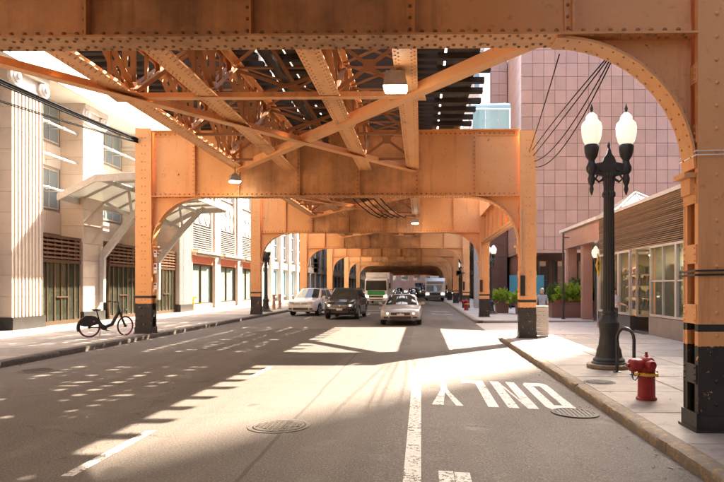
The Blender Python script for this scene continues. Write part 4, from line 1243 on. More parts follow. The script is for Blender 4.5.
MB().lathe([(.03,-.066),(.03,-.062)],(.12,0,.52),10,axis='Y').build("badge", PINKR, bk)
MB().lathe([(.08,-.07),(.09,-.05),(.09,.05),(.08,.07)],(.45,0,.30),14,axis='Y').build("motor", DARK, bk, 40)
MB().bar((.45,.09,.30),(.58,.09,.20),.03,.02).box(.53,.65,.09,.17,.185,.205).build("pedal", DARK, bk); MB().bar((.45,-.09,.30),(.34,-.09,.41),.03,.02).box(.28,.40,-.17,-.09,.395,.415).build("pedal", DARK, bk)
MB().tube([(.36,.03,.30),(.35,.14,.0)],.012,6).build("kickstand", ALU, bk)
bs = MB(); bs.box(.94,1.14,-.16,.16,.80,.82)
for z in (.86,.92): bs.tube([(1.14,-.16,z),(1.14,.16,z)],.008,6)
for y_ in (-.16,.16): bs.tube([(.94,y_,.82),(1.14,y_,.94)],.008,6); bs.tube([(1.14,y_,.8),(1.14,y_,.94)],.008,6)
bs.build("front_basket", DARK, bk)
MB().lathe([(.035,0),(.04,.02),(.03,.05)],(1.16,0,.88),10,axis='X').build("headlamp", WHITEP, bk)

# slatted white bin beside the second portal's column
wb = thing("slatted_bin", "white slatted box standing behind the second portal's right column", "box", (3.74,19.45,.012))
MB().box(-.20,.20,-.18,.18,0,.05).box(-.19,-.15,-.17,-.13,.051,.92).box(.15,.19,-.17,-.13,.051,.92).box(-.19,-.15,.13,.17,.051,.92).box(.15,.19,.13,.17,.051,.92).build("frame", WHITEST, wb)
for k in range(7):
    MB().box(-.205,.205,-.195,-.172,.06+.125*k,.06+.125*k+.115).build("slat", WHITEST, wb); MB().box(-.205,-.192,-.17,.17,.06+.125*k,.06+.125*k+.115).build("slat", WHITEST, wb)
    MB().box(.192,.205,-.17,.17,.06+.125*k,.06+.125*k+.115).build("slat", WHITEST, wb)
MB().box(-.21,.21,-.2,.19,.94,.97).build("lid", WHITEST, wb)

# floodlights under the tracks
FLOOD = emit("floodlight_lens", (1.0,.90,.72), 6)
def flood(x, y, z, rz, label, s=1):
    t = thing("floodlight", label, "floodlight", (x,y,z), rz, "floodlights under the railway"); t.scale=(s,s,s)
    MB().box(-.02,.02,-.02,.02,.18,.42).box(-.07,.07,-.06,.06,.12,.18).build("stem", GREYP, t)
    MB().prism([(-.20,-.12),(.20,-.12),(.15,.12),(-.15,.12)],-.16,.16,'Y').build("housing", GREYP, t)
    MB().prism([(-.17,-.165),(.17,-.165),(.19,-.121),(-.19,-.121)],-.15,.15,'Y').build("lens", FLOOD, t)
flood(-.42,10.2,4.98,0,"lit floodlight hanging under the nearest span, top centre",1.0)
flood(-5.55,18.4,4.82,R(30),"lit floodlight under the left truss by the second portal",.8)
flood(-.3,31.0,4.85,0,"small lit floodlight under the second span",.9)

# cables
WIRE = flat("black_cable", (.010,.010,.010), .9, spec=.1)
def cable(p, q, sag, r, n=14):
    p = Vector(p); q = Vector(q)
    return [tuple(p.lerp(q,k/n) - Vector((0,0,sag*4*(k/n)*(1-k/n)))) for k in range(n+1)]
cl = thing("cable_bundle", "thick bundle of black cables strung along the left of the railway", "cables")
for i,(dz,dx,sg) in enumerate(((0,0,.35),(.05,.03,.33),(.09,-.03,.36),(-.05,.03,.38),(.03,-.06,.36))):
    MB().tube(cable((-10.2+dx,-6,6.75+dz),(-8.75+dx*.5,19.0,6.1+dz*.6),sg,.02),.030 if i < 3 else .020,6).build("cable", WIRE, cl)
for i,(dz,dx) in enumerate(((0,0),(.05,.07))):
    MB().tube(cable((-10.6+dx,-6,5.9+dz),(-8.72,19.0,6.02+dz*.5),.55,.02),.013,6).build("cable", WIRE, cl)
c2 = thing("hanging_cables", "black cables looping from the near girder to the second portal's right column", "cables")
for i in range(4):
    MB().tube(cable((2.62+.03*i,8.8,4.82),(3.4+.03*i,19.0,5.75-.17*i),[-.05,.02,.30,.42][i],.02),.011,6).build("cable", WIRE, c2)
MB().tube(cable((2.0,9.0,4.95),(3.3,19.0,5.7),.05,.02),.010,6).build("cable", WIRE, c2)
c3 = thing("conduit_loops", "bundle of black conduits hanging under the second span", "cables")
for i in range(5):
    pts = [(-2.6+.22*i,19.6,5.6),(-2.6+.24*i,21.5,4.9),(-2.4+.26*i,24,4.75),(-2.2+.28*i,27,4.75),(-2.0+.3*i,30,4.9),(-1.9+.3*i,31.8,5.3)]
    MB().tube(pts,.022,6).build("conduit", WIRE, c3, 60)
# straps round the nearest column, signs on the second
cx0 = CX[1]
for z,lab,mt in ((1.72,"black steel strap round the nearest right column",DARK),(3.02,"pale wire wrapped round the nearest right column",WHITEP)):
    t = thing("column_strap", lab, "strap", (cx0,BENTS[1],SW*0)); 
    for k,dz in enumerate((0,.045)):
        pts = [(-.285,-.215,z+dz),(.285,-.215,z+dz+.01),(.285,.215,z+dz),(-.285,.215,z+dz-.01),(-.285,-.215,z+dz)]
        MB().tube(pts,.012 if mt is DARK else .007,6).build("band", mt, t)
t = thing("parking_signs", "small red and white parking signs on the second portal's left column", "sign", (CX[0]+.30,BENTS[2]-.12,0))
for z,h in ((2.0,.3),(2.5,.2),(1.5,.2)):
    p = MB().box(-.0,.09,-.012,-.001,z,z+h).build("sign_plate", WHITEP, t); MB().box(.01,.08,-.015,-.0125,z+h*.6,z+h*.9).build("red_band", RED, p); MB().box(.015,.075,-.015,-.0125,z+h*.3,z+h*.38).build("lettering", RED, p)
for i,(bi,lab) in enumerate(((2,"dark junction box on the second portal's right column"),(3,"dark junction box on the third portal's right column"),(4,"dark junction box on the fourth portal's right column"))):
    t = thing("junction_box", lab, "box", (CX[1]-.17,BENTS[bi]-.19,1.3), group="junction boxes")
    MB().box(-.07,.07,-.10,-.0,0,.62).build("case", DARK, t); MB().box(-.055,.055,-.115,-.101,.03,.59).build("cover", DARK, t); MB().tube([(0,-.05,.62),(0,-.05,2.6)],.018,6).build("conduit", GREYP, t)
# yellow warning sign, slim poles, teal hoarding
t = thing("warning_sign", "yellow diamond warning sign behind the black lamp post", "sign", (7.05,24.9,-.05), R(58))
MB().tube([(0,0,0),(0,0,2.95)],.03,8).build("post", GREYP, t); b = MB(); b.prism([(0,2.02),(.40,2.46),(0,2.90),(-.40,2.46)],-.045,-.033,'Y'); pl_=b.build("plate", YEL, t)
b = MB(); b.prism([(-.05,2.25),(.05,2.25),(.05,2.5),(.12,2.5),(0,2.68),(-.12,2.5),(-.05,2.5)],-.049,-.0455,'Y'); b.build("arrow", DARK, pl_)
t = thing("slim_pole", "thin dark pole standing at the edge of the plaza", "pole", (6.85,30.0,.005))
MB().lathe([(.10,0),(.10,.04),(.05,.06),(.045,4.1),(.03,4.15)],n=10).build("shaft", DARK, t, 40); MB().box(-.02,.3,-.02,.02,3.9,3.95).build("bracket", DARK, t)
t = thing("teal_hoarding", "teal hoarding panel behind the planters", "hoarding", (7.0,43.2,.005))
for k in range(3): MB().box(-.85+.8*k,-.07+.8*k,0,.04,.85,2.35).build("board", TEAL, t)
MB().box(-.8,-.72,.041,.11,0,2.3).build("post", DARK, t); MB().box(1.4,1.48,.041,.11,0,2.3).build("post", DARK, t)
# signals
def signal(x, y, z, lab, lit, ped=False, pole=False, zg=0):
    t = thing("traffic_signal", lab, "traffic light", (x,y,z), group="traffic signals")
    n = 1 if ped else 3
    MB().box(-.17,.17,0,.24,0,.36*n).build("housing", DARK, t)
    for k in range(n):
        MB().lathe([(.125,-.012),(.125,.0)],(0,0,.18+.36*k),14,axis='Y').build("lens", lit if (k==n-1) else DARK, t)
        MB().lathe([(.145,-.16),(.145,-.02),(.14,-.02),(.14,-.16)],(0,0,.20+.36*k),14,axis='Y').build("visor", DARK, t)
    if pole: MB().tube([(0,.3,zg-z),(0,.3,.36*n+.5)],.06,10).box(-.03,.03,.24,.3,.2,.26).build("post", DARK, t)
    else: MB().box(.17,.45,.08,.14,.15,.21).build("bracket", DARK, t)
AMB = emit("lit_orange_signal", (1.0,.16,.03), 1.2); 
signal(2.70,44.6,2.35,"pedestrian signal with lit orange hand on the right column",AMB,True)
signal(-7.9,46.5,2.6,"dark traffic signal facing away on the left kerb",DARK,False,True,.13)

# ------------------------------------------------------------------ planting on the plaza
def leaf_mat(name, a, b):
    m = NT(name); n = m.noise(m.coord('World'), 6, 3); c = m.mix(m.grey(n,.35,.65), a, b); m.set(c, .5, 0, .4)
    tr = m.n.new("ShaderNodeBsdfTranslucent"); m.l(c, tr.inputs[0]); mx = m.n.new("ShaderNodeMixShader"); mx.inputs[0].default_value = .35
    m.l(m.b.outputs[0], mx.inputs[1]); m.l(tr.outputs[0], mx.inputs[2]); m.l(mx.outputs[0], m.out.inputs[0]); return m.mat
LIME = leaf_mat("lime_leaf", (.16,.26,.018), (.26,.36,.04)); GREENL = leaf_mat("green_leaf", (.045,.10,.018), (.08,.15,.03)); FLOWER = leaf_mat("red_flower", (.55,.03,.06), (.6,.10,.16))
def leaves(c, rx, ry, rz, n, s, mat, parent, name="foliage", droop=0, seed=1):
    r = random.Random(seed); b = MB()
    for _ in range(n):
        while True:
            p = Vector((r.uniform(-1,1),r.uniform(-1,1),r.uniform(-.4,1)))
            if .25 < p.length < 1: break
        k = 1+.22*math.sin(p.x*5+seed)*math.cos(p.y*4+p.z*5)
        q = Vector((c[0]+p.x*rx*k, c[1]+p.y*ry*k, c[2]+p.z*rz*k))
        d = (p + Vector((r.uniform(-.6,.6),r.uniform(-.6,.6),r.uniform(-.3,.6)-droop))).normalized()
        u = d.cross(Vector((r.uniform(-1,1),r.uniform(-1,1),r.uniform(-1,1)))).normalized(); l = s*r.uniform(.6,1.25); w = l*.36
        bb = len(b.v); m_ = q+d*l*.5+Vector((0,0,l*.08))
        b.v += [tuple(q),tuple(m_+u*w),tuple(q+d*l),tuple(m_-u*w)]; b.face((bb,bb+1,bb+2,bb+3))
    return b.build(name, mat, parent, fix=False)
bed = thing("granite_planter_bed", "long brown granite planter bed in front of the porch", "planter", (8.3,31.9,.005))
MB().box(-1.75,1.9,-.75,-.60,0,.72).box(-1.75,1.9,.60,.75,0,.72).box(-1.75,-1.6,-.599,.599,0,.72).box(1.75,1.9,-.599,.599,0,.72).build("wall", PINKD, bed)
MB().box(-1.8,1.95,-.8,-.55,.721,.77).box(-1.8,1.95,.55,.8,.721,.77).build("coping", PINKD, bed); MB().box(-1.6,1.75,-.6,.6,.3,.66).build("soil", JOINT, bed)
def plant(name, label, loc, *a, cat="shrub", grp=None, stems=True):
    t = thing(name, label, cat, loc, group=grp)
    if stems:
        b = MB()
        for k in range(6): an = k*1.05; b.tube([(0,0,0),(.12*math.cos(an),.12*math.sin(an),.2),(.28*math.cos(an),.28*math.sin(an),.45)],[.02,.015,.008],5)
        b.build("stem", BRONZE, t)
    leaves((0,0,.3),*a,t); return t
plant("lime_plant","big lime green leafy plant in the middle of the planter bed",(7.75,31.7,.66),.85,.5,.62,520,.30,LIME,cat="plant")
plant("green_shrub","dark green bushy shrub behind the lime plant",(8.35,32.3,.66),.8,.45,1.0,2600,.12,GREENL)
plant("green_shrub","dark green rounded shrub at the lamp post end of the bed",(9.4,32.0,.66),.8,.5,.9,2600,.12,GREENL)
plant("green_shrub","dark green low shrub at the street end of the bed",(6.95,32.2,.66),.45,.4,.7,1200,.12,GREENL)
for i,(x,lab) in enumerate(((7.05,"red flowers at the street end of the planter bed"),(7.6,"red flowers in front of the lime plant"))):
    t = thing("flower_clump", lab, "flowers", (x,31.35,.62), group="red flowers"); leaves((0,0,.06),.35,.15,.18,260,.09,FLOWER,t,"blossom",seed=5+i); leaves((0,0,.0),.35,.16,.14,160,.1,GREENL,t,"foliage",seed=9+i)
for i,(x,y,lab) in enumerate(((4.75,36.6,"brown granite planter box with lime plant nearest the far lamp post"),(5.75,35.2,"brown granite planter box with lime plant beside the second portal's column"))):
    t = thing("planter_box", lab, "planter", (x,y,.005), group="planter boxes")
    MB().prism([(-.34,0),(.34,0),(.40,.72),(-.40,.72)],-.36,.36,'Y').build("box", PINKD, t); MB().box(-.42,.42,-.38,.38,.721,.78).build("rim", PINKD, t)
    leaves((0,0,.85),.55,.45,.42,260,.3,LIME,t,"foliage",seed=3+i)

# ------------------------------------------------------------------ people
def person(name, label, loc, rz, shirt, trousers, skin, hair, arm_bend=0.2, h=1.0):
    J = {'pel':(0,0,.95),'waist':(0,0,1.08),'chest':(0,.0,1.32),'neckb':(0,.01,1.47),'neck':(0,.0,1.54),'head':(0,-.02,1.64),'crown':(0,-.01,1.73)}
    rad = {'pel':(.155,.115),'waist':(.15,.11),'chest':(.175,.115),'neckb':(.08,.07),'neck':(.055,.055),'head':(.08,.098),'crown':(.055,.065)}
    E = [('pel','waist'),('waist','chest'),('chest','neckb'),('neckb','neck'),('neck','head'),('head','crown')]
    for s_,n in ((-1,'l'),(1,'r')):
        J['sh'+n]=(s_*.18,.01,1.42); J['el'+n]=(s_*.25,.02+.02*s_,1.15); J['wr'+n]=(s_*.24,-.08-arm_bend,.96 if arm_bend<.25 else 1.08); J['ha'+n]=(s_*.23,-.13-arm_bend,.89 if arm_bend<.25 else 1.07)
        J['hip'+n]=(s_*.09,0,.88); J['kn'+n]=(s_*.11,-.03+.05*s_,.50); J['an'+n]=(s_*.11,.04+.06*s_,.09); J['to'+n]=(s_*.13,-.15+.06*s_,.035)
        rad.update({'sh'+n:(.075,.07),'el'+n:(.047,.047),'wr'+n:(.034,.03),'ha'+n:(.04,.022),'hip'+n:(.095,.10),'kn'+n:(.062,.062),'an'+n:(.042,.045),'to'+n:(.045,.03)})
        E += [('chest','sh'+n),('sh'+n,'el'+n),('el'+n,'wr'+n),('wr'+n,'ha'+n),('pel','hip'+n),('hip'+n,'kn'+n),('kn'+n,'an'+n),('an'+n,'to'+n)]
    ks = list(J); me = bpy.data.meshes.new("skeleton"); me.from_pydata([J[k] for k in ks], [(ks.index(a),ks.index(b)) for a,b in E], [])
    o = link("body", me); o.modifiers.new("s",'SKIN'); sub = o.modifiers.new("d",'SUBSURF'); sub.levels = 2; sub.render_levels = 2
    for i,k in enumerate(ks):
        sv = me.skin_vertices[0].data[i]; sv.radius = rad[k]; sv.use_root = (k == 'pel')
    bpy.context.view_layer.update()
    ev_ = o.evaluated_get(bpy.context.evaluated_depsgraph_get()); nm = bpy.data.meshes.new_from_object(ev_)
    bpy.data.objects.remove(o)
    nm.materials.clear()
    for m in (skin, shirt, trousers, RUBBER): nm.materials.append(m)
    for p in nm.polygons:
        c = p.center; ax = abs(c.x)
        p.use_smooth = True
        if c.z < .07: p.material_index = 3
        elif c.z < .96 and not (ax > .17 and c.z > .8 ): p.material_index = 2
        elif c.z < 1.50 and not (ax > .16 and c.z < 1.18): p.material_index = 1
        else: p.material_index = 0
    t = thing(name, label, "person", loc, rz); t.scale = (h,h,h)
    link("body", nm, t)
    hm = MB().lathe([(.085,1.62),(.092,1.68),(.085,1.735),(.06,1.765),(.02,1.78)],(0,.012,0),14).build("hair", hair, t, 70); hm.scale = (.95,1.08,1)
    for s_ in (-1,1): MB().lathe([(.012,-.02),(.02,0),(.012,.02)],(s_*.085,.0,1.645),8,axis='Y').build("ear", skin, t, 60)
    MB().lathe([(.006,-.045),(.016,-.02),(.012,0)],(0,-.085,1.64),8,axis='Y').build("nose", skin, t, 60)
    for s_ in (-1,1):
        hnd = MB()
        w = Vector(J['ha'+('l' if s_<0 else 'r')])
        for k in range(4): hnd.tube([w+Vector((s_*(.0),-.01-.012*k,-.01)), w+Vector((s_*.006,-.025-.016*k,-.06)), w+Vector((-s_*.012,-.03-.016*k,-.095+.008*abs(k-1)))],[.010,.009,.007],6)
        hnd.tube([w+Vector((-s_*.01,-.03,.0)), w+Vector((-s_*.035,-.05,-.02)), w+Vector((-s_*.04,-.06,-.05))],[.011,.010,.008],6)
        tag(hnd.build("fingers", skin, t, 60))
    return t
SKIN = flat("skin", (.45,.25,.17), .55); SHIRTB = flat("blue_grey_shirt", (.20,.27,.36), .8, bump=.2); JEANS = flat("blue_jeans", (.06,.09,.15), .85); GREYH = flat("grey_hair", (.30,.27,.24), .8)
WSH = flat("white_shirt", (.7,.68,.65), .8); KHAKI = flat("dark_trousers", (.06,.055,.05), .85); DKH = flat("dark_hair", (.03,.02,.015), .7)
person("person","person in a blue-grey shirt standing with back turned behind the column",(4.98,25.6,-.09),R(172),SHIRTB,JEANS,SKIN,GREYH,.05,.90)
person("person","person in a white shirt walking past the store window",(7.0,22.6,-.06),R(25),WSH,KHAKI,SKIN,DKH,.3,.90)
# ------------------------------------------------------------------ vehicles, all facing the camera
def car_paint(name, col, metal=0.0, rough=.25):
    m = NT(name); n = m.noise(m.coord('World'), 3, 3); m.set(m.mix(n, tuple(x*.92 for x in col), col), rough, metal, .5)
    m.b.inputs['Coat Weight'].default_value = .8; m.b.inputs['Coat Roughness'].default_value = .05; return m.mat
HEADL = emit("lit_headlamp", (1,.80,.55), 1.2, (.8,.8,.8)); LENS = flat("lamp_lens", (.42,.42,.42), .12); CHROME = flat("chrome", (.55,.55,.55), .2, .9); PLASTIC = flat("black_plastic", (.025,.025,.026), .55)
TRIMG = flat("grey_trim", (.10,.10,.10), .5); PLATE = flat("licence_plate_white", (.6,.6,.58), .5)
def interp(tab, y):
    for (a,b) in zip(tab, tab[1:]):
        if a[0] <= y <= b[0]:
            t = (y-a[0])/(b[0]-a[0]); t2 = t*t*(3-2*t)*.5+t*.5
            return [p+(q-p)*t2 for p,q in zip(a[1:],b[1:])]
    return list(tab[-1][1:] if y > tab[-1][0] else tab[0][1:])
def patch(b, c, inset=(0,0,0,0), off=0.0, bulge=0.0, n=6, m_=4):
    """bilinear patch over corners c (bl, br, tr, tl) with inset (l,r,b,t), lifted along its normal and bulged"""
    c = [Vector(p) for p in c]; nrm = (c[1]-c[0]).cross(c[3]-c[0]).normalized(); s0 = len(b.v)
    for j in range(m_+1):
        for i in range(n+1):
            u = inset[0]+(1-inset[0]-inset[1])*i/n; v = inset[2]+(1-inset[2]-inset[3])*j/m_
            p = c[0]*(1-u)*(1-v)+c[1]*u*(1-v)+c[2]*u*v+c[3]*(1-u)*v
            b.v.append(tuple(p+nrm*(off+bulge*4*u*(1-u))))
    for j in range(m_):
        for i in range(n):
            k = s0+j*(n+1)+i; b.face((k,k+1,k+n+2,k+n+1))
def car(name, label, loc, rz, low, gh, paint, wheel_y, wr=.33, suv=False, lights=HEADL, group="cars on the street", cladding=False):
    """low: stations (y, z_bottom, z_belt, half width); gh: (cowl_y, roof_front_y, roof_rear_y, tail_y, roof_z, belt_z front, rear, hw_belt, hw_roof)"""
    t = thing(name, label, "car", loc, rz, group); t.scale = (.89,.89,.89)
    y0, y1 = low[0][0], low[-1][0]; N = 44; b = MB(); K = None
    for i in range(N+1):
        y = y0+(y1-y0)*(.5-.5*math.cos(math.pi*i/N)) if False else y0+(y1-y0)*i/N
        zb, zt, hw = interp(low, y)
        arch = 0
        for wy in wheel_y:
            d = abs(y-wy); ra = wr+.055
            if d < ra: arch = max(arch, math.sqrt(ra*ra-d*d)+wr)
        zs = max(zb+.06, arch) ; zs = min(zs, zt-.12)
        zm = zs+(zt-zs)*.45
        half = [(0,zb),(hw-.28,zb),(hw-.27,max(zb,zs-.02)),(hw-.03,zs),(hw-.005,zs+.03),(hw,zm),(hw*.985,zt-.10),(hw*.95,zt-.03),(hw*.86,zt),(hw*.45,zt+.028),(0,zt+.035)]
        sec = half + [(-x,z) for x,z in half[-2:0:-1]]
        K = len(sec); b.v += [(x,y,z) for x,z in sec]
    for i in range(N):
        for q in range(K): b.face((i*K+q, i*K+(q+1)%K, (i+1)*K+(q+1)%K, (i+1)*K+q))
    b.face(range(K)); b.face([N*K+q for q in range(K)][::-1])
    body = b.build("body", paint, t, 38)
    cy, rf, rr, ty, rz_, bf, br, hb, hr = gh
    Q = lambda s,y,z,h: (s*h, y, z)
    A0,A1 = (-hb*.93,cy,bf),(hb*.93,cy,bf); B0,B1 = (-hr*.95,rf,rz_),(hr*.95,rf,rz_); C0,C1 = (-hr*.95,rr,rz_-.01),(hr*.95,rr,rz_-.01); D0,D1 = (-hb*.93,ty,br),(hb*.93,ty,br)
    g = MB()
    patch(g,(A0,A1,B1,B0),bulge=.05); patch(g,(B0,B1,C1,C0),bulge=.0); patch(g,(D1,D0,C0,C1),bulge=.03)
    gm_ = Vector(A1).lerp(Vector(D1),.5); 
    patch(g,(A1,D1,C1,B1)); patch(g,(D0,A0,B0,C0))
    # roof crown
    patch(g,(B0,B1,C1,C0),off=.0,bulge=.035)
    g.build("cabin", paint, t, 40)
    wsb = MB(); patch(wsb,(A0,A1,B1,B0),(.045,.045,.02,.07),.008,.05); wsb.build("windscreen", CARGL, t, 60, fix=False)
    rwb = MB(); patch(rwb,(D1,D0,C0,C1),(.06,.06,.1,.08),.008,.03); rwb.build("rear_window", CARGL, t, 60, fix=False)
    for cs in ((A1,D1,C1,B1),(D0,A0,B0,C0)):
        fr = cs[0] == A1
        for (u0,u1) in ((.10,.47),(.50,.80)):
            sb = MB(); a_, b_ = (u0,1-u1) if fr else (1-u1,u0)
            patch(sb,cs,(a_,b_,.06,.12),.008,.0); sb.build("side_window", CARGL, t, None, fix=False)
    for s_ in (-1,1):
        for yy in (cy+.30, cy+1.32, cy+2.28):
            hh = interp(low, yy); MB().box(*sorted((s_*(hh[2]-.02),s_*(hh[2]+.004))),yy-.006,yy+.006,.42,hh[1]-.06).build("door_gap", PLASTIC, t)
        MB().bar((s_*.02-.25,cy+.05,bf+.055),(s_*.30+.08,cy+.16,bf+.16),.018,.012).build("wiper", PLASTIC, t)
    ny = y0; zl = interp(low, y0+.12)
    zt = interp(low,y0+.2)[1]; hwf = interp(low, y0+.15)[2]
    gz = zt-.13
    gr = MB().box(-hwf*.50,hwf*.50,y0-.015,y0+.12,gz-.13,gz).build("grille", PLASTIC, t)
    for k in range(3): MB().box(-hwf*.48,hwf*.48,y0-.024,y0-.0155,gz-.115+.042*k,gz-.098+.042*k).build("slat", CHROME if suv else TRIMG, gr)
    MB().lathe([(.05,-.012),(.05,.0)],(0,y0-.024,gz-.06),12,axis='Y').build("badge", CHROME, t)
    MB().box(-hwf*.55,hwf*.55,y0-.03,y0+.08,zl[0]+.10,zl[0]+.22).build("air_intake", PLASTIC, t)
    MB().box(-.16,.16,y0-.04,y0-.031,zl[0]+.235,zl[0]+.34).build("licence_plate", PLATE, t)
    for s_ in (-1,1):
        hl = MB(); hx = hwf*.80
        cyl = [(hx*s_-s_*.17,y0+.01),(hx*s_+s_*.10,y0+.13)]
        hl.prism([(s_*(hx-.24),y0-.012),(s_*(hx-.02),y0+.005),(s_*(hx+.13),y0+.14),(s_*(hx+.13),y0+.42),(s_*(hx-.24),y0+.30)], gz-.12, gz+.03,'Z')
        h_ = hl.build("headlight", LENS, t)
        MB().lathe([(.038,-.014),(.034,.0)],(s_*(hx-.10),y0-.004,gz-.045),12,axis='Y').build("lamp", lights, h_)
        MB().box(*sorted((s_*(hx-.12),s_*(hx+.06))),y0-.005,y0+.1,zl[0]+.13,zl[0]+.20).build("fog_lamp", PLASTIC, t)
        mr = MB(); mx = hb+.10
        mr.prism([(s_*(mx-.06),bf+.03),(s_*(mx+.10),bf+.045),(s_*(mx+.12),bf+.13),(s_*(mx+.06),bf+.165),(s_*(mx-.05),bf+.15)],cy+.30,cy+.42,'Y'); mr.bar((s_*(hb*.92),cy+.38,bf+.02),(s_*(mx),cy+.38,bf+.06),.05,.05)
        mo = mr.build("mirror", paint, t, 50); mo.scale = (1,1,1)
        tl = interp(low,y1-.05)
        MB().box(*sorted((s_*(tl[2]-.22),s_*(tl[2]+.0))),y1-.10,y1+.02,tl[1]-.22,tl[1]-.06).build("tail_light", RED, t)
        for cyd in (.33,.62):
            yy = cy+(ty-cy)*cyd; MB().box(*sorted((s_*(hb*1.0),s_*(hb+.045))),yy-.08,yy+.08,bf-.10,bf-.07).build("door_handle", paint, t)
    if cladding:
        for s_ in (-1,1): MB().box(*sorted((s_*(hwf+.0),s_*(interp(low,0)[2]+.012))),wheel_y[0]+wr+.08,wheel_y[1]-wr-.08,.24,.38).build("sill_cladding", PLASTIC, t)
    if suv:
        for s_ in (-1,1): MB().tube([(s_*hr*.86,rf+.15,rz_+.03),(s_*hr*.86,rf+.25,rz_+.075),(s_*hr*.86,rr-.25,rz_+.065),(s_*hr*.86,rr-.15,rz_+.02)],.018,6).build("roof_rail", TRIMG, t)
    for wy in wheel_y:
        hw = interp(low, wy)[2]
        for s_ in (-1,1):
            w = link("wheel", None, t, (s_*(hw-.115),wy,wr))
            MB().lathe([(wr*.66,-.10),(wr*.94,-.105),(wr,-.075),(wr,.075),(wr*.94,.105),(wr*.66,.10)],n=24,axis='X').build("tyre", RUBBER, w, 40)
            b = MB().lathe([(wr*.64,.085),(wr*.66,.11),(wr*.60,.11),(wr*.56,.07)],n=20,axis='X'); b.lathe([(.06,.07),(.055,.108)],n=10,axis='X')
            for k in range(5):
                a = 2*math.pi*k/5; b.bar((.095,.05*math.cos(a),.05*math.sin(a)),(.095,wr*.6*math.cos(a),wr*.6*math.sin(a)),.05,.02,up=(1,0,0))
            rim = b.build("rim", ALU, w, 40)
            if s_ < 0: rim.rotation_euler = (0,0,math.pi)
            MB().lathe([(wr*.6,-.02),(wr*.6,.03)],n=16,axis='X').build("brake_disc", TRIMG, w)
    return t
SED_L = [(-2.40,.36,.60,.60),(-2.33,.24,.70,.78),(-2.15,.20,.77,.87),(-1.5,.19,.86,.91),(-1.0,.19,.93,.92),(0,.19,.95,.92),(1.0,.19,.98,.92),(1.8,.21,1.02,.90),(2.25,.26,1.0,.84),(2.38,.36,.86,.72)]
SED_G = (-1.02,-.22,.85,1.72,1.44,.92,1.0,.84,.64)
SUV_L = [(-2.28,.42,.78,.64),(-2.22,.28,.88,.80),(-2.05,.24,.95,.88),(-1.5,.23,1.0,.92),(-1.05,.23,1.06,.93),(0,.23,1.08,.93),(1.2,.23,1.10,.93),(1.9,.27,1.12,.91),(2.2,.32,1.06,.86),(2.28,.4,.9,.80)]
SUV_G = (-1.16,-.30,1.45,2.12,1.62,1.03,1.1,.87,.66)
sd = car("silver_sedan","silver sedan in the centre lane, nearest car to the viewer",(-.83,27.1,0),0,SED_L,SED_G,car_paint("silver_paint",(.46,.46,.455),.5,.28),(-1.42,1.40)); sd.scale = (.94,.89,.85)
car("black_suv","black SUV with lit headlamps beside the white SUV",(-3.75,31.3,0),R(-3),SUV_L,SUV_G,car_paint("black_car_paint",(.012,.012,.014)),(-1.36,1.34),.35,True,cladding=True)
car("white_suv","white SUV by the left kerb next to the black SUV",(-6.1,34.9,0),R(-9),SUV_L,SUV_G,car_paint("white_car_paint",(.74,.73,.70)),(-1.36,1.34),.35,True,LENS,cladding=True)
car("dark_suv","dark car partly hidden behind the white SUV",(-5.35,42.5,0),0,SUV_L,SUV_G,car_paint("dark_blue_car_paint",(.03,.04,.05)),(-1.36,1.34),.35,True,LENS)
for x,y,lab,col,sv in ((-1.2,92,"distant dark sedan under the railway behind the truck",(.05,.05,.05),0),(.4,104,"distant white car far under the railway",(.7,.7,.68),1),(-3.6,100,"distant silver car in the left lane far under the railway",(.4,.4,.4),0),(-6.0,70,"distant black car by the left kerb beyond the truck",(.02,.02,.02),1)):
    car("distant_car",lab,(x,y,0),0,SUV_L if sv else SED_L,SUV_G if sv else SED_G,car_paint("car_paint_%d"%y,col),(-1.36,1.34),.34,bool(sv))
GREENP = flat("green_panel_paint", (.03,.30,.09), .4); TRUCKW = flat("truck_white_paint", (.72,.70,.66), .4)
def wheels_for(t, xs, ys, r, w=.24):
    for y in ys:
        for x in xs:
            q = link("wheel", None, t, (x,y,r)); MB().lathe([(r*.6,-w/2),(r,-w/2+.02),(r,w/2-.02),(r*.6,w/2)],n=20,axis='X').build("tyre", RUBBER, q, 40); MB().lathe([(r*.58,-w/2+.03),(r*.58,w/2-.03)],n=14,axis='X').build("rim", ALU, q)
tr = thing("box_truck","white box truck with green front panel coming down the street","truck",(-3.75,55.5,0)); tr.scale = (.93,.93,.93)
MB().box(-1.1,1.1,-2.1,5.0,.78,2.98).build("cargo_box", TRUCKW, tr)
for s_ in (-1,1): MB().box(*sorted((s_*1.101,s_*1.12)),-2.1,5.0,.78,.88).build("side_rail", ALU, tr)
cab = MB().prism([(-4.0,.55),(-4.05,1.25),(-3.86,2.25),(-3.6,2.42),(-2.25,2.42),(-2.25,.55)],-1.03,1.03,'X').build("cab", TRUCKW, tr); bevel(cab,.07,3)
ws = MB(); patch(ws,((-.95,-4.037,1.32),(.95,-4.037,1.32),(.90,-3.87,2.2),(-.90,-3.87,2.2)),(0,0,0,0),.012,.02); ws.build("windscreen", CARGL, tr, 60, fix=False)
for s_ in (-1,1): MB().box(*sorted((s_*1.031,s_*1.04)),-3.75,-2.9,1.35,2.15).build("side_window", CARGL, tr); MB().box(*sorted((s_*1.12,s_*1.30)),-4.0,-3.92,1.5,2.0).bar((s_*1.0,-3.9,2.1),(s_*1.2,-3.95,1.95),.03,.03).build("mirror", PLASTIC, tr)
MB().box(-.78,.78,-4.085,-4.05,.92,1.29).build("green_panel", GREENP, tr)
MB().box(-1.05,1.05,-4.16,-3.95,.40,.66).build("bumper", TRUCKW, tr); MB().box(-.6,.6,-4.175,-4.161,.46,.55).build("bumper_slot", PLASTIC, tr); MB().box(-.65,.65,-4.065,-4.035,.70,.82).build("grille", PLASTIC, tr)
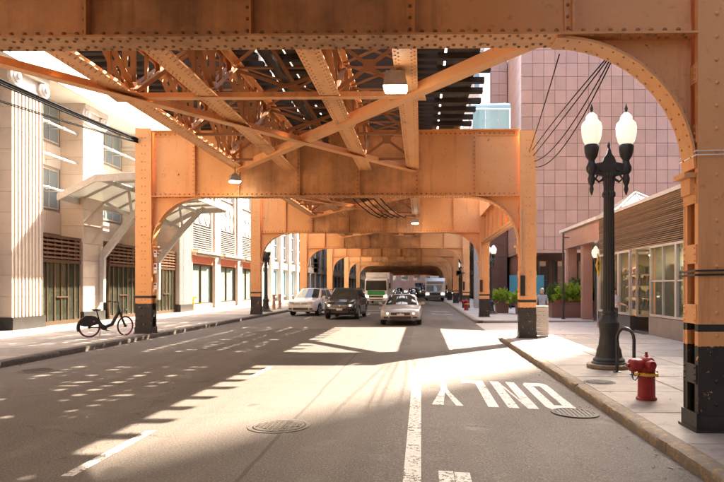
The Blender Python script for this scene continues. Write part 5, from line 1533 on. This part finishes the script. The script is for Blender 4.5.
for s_ in (-1,1): MB().box(*sorted((s_*.72,s_*.98)),-4.075,-4.03,.70,.86).build("headlight", HEADL, tr)
MB().box(-.5,.5,-3.6,4.8,.5,.76).build("chassis", DARK, tr); wheels_for(tr,(-.88,.88),(-3.2,3.2),.42); MB().box(-.7,.7,-2.2,-2.15,2.5,2.9).build("marker_panel", TRUCKW, tr)
bs_ = thing("shuttle_bus","silver shuttle bus approaching in the right lane under the railway","bus",(1.55,72,-.06))
MB().prism([(-3.6,.45),(-3.65,1.0),(-3.5,2.2),(-3.2,2.55),(3.5,2.6),(3.6,2.5),(3.6,.4),(-3.5,.4)],-1.1,1.1,'X').build("body", car_paint("bus_silver",(.58,.60,.62),.4,.35), bs_)
ws = MB(); patch(ws,((-.98,-3.644,1.05),(.98,-3.644,1.05),(.95,-3.556,1.75),(-.95,-3.556,1.75)),(0,0,0,0),.015,.03); ws.build("windscreen", GLASSB, bs_, 60, fix=False)
ws = MB(); patch(ws,((-.95,-3.544,1.85),(.95,-3.544,1.85),(.9,-3.506,2.15),(-.9,-3.506,2.15)),(0,0,0,0),.02,.02); ws.build("destination_glass", GLASSB, bs_, 60, fix=False)
MB().box(-1.05,1.05,-3.78,-3.55,.38,.62).build("bumper", TRIMG, bs_); MB().box(-.6,.6,-3.69,-3.6,.66,.92).build("grille", PLASTIC, bs_)
for s_ in (-1,1):
    MB().box(*sorted((s_*.7,s_*.98)),-3.70,-3.6,.70,.88).build("headlight", HEADL, bs_); MB().box(*sorted((s_*1.16,s_*1.34)),-3.6,-3.5,1.3,1.75).bar((s_*1.0,-3.5,1.8),(s_*1.25,-3.55,1.7),.03,.03).build("mirror", PLASTIC, bs_)
    for k in range(5): MB().box(*sorted((s_*1.101,s_*1.11)),-2.9+1.25*k,-1.8+1.25*k,1.2,2.1).build("side_window", CARGL, bs_)
MB().box(-.5,.5,-1,1.2,2.6,2.82).build("air_conditioner", WHITEP, bs_); wheels_for(bs_,(-.9,.9),(-2.4,2.3),.42)
bv = thing("delivery_van","distant white delivery van near the end of the railway","van",(-.5,150,0))
MB().prism([(-2.6,.4),(-2.65,1.1),(-1.9,1.5),(-1.3,2.4),(2.6,2.5),(2.6,.4)],-1.0,1.0,'X').build("body", TRUCKW, bv); MB().prism([(-1.95,1.52),(-1.4,2.3),(-1.42,2.32),(-1.98,1.54)],-.85,.85,'X').build("windscreen", CARGL, bv); wheels_for(bv,(-.85,.85),(-1.8,1.7),.36); MB().box(-.9,.9,-2.72,-2.6,.45,.7).build("bumper", TRIMG, bv)
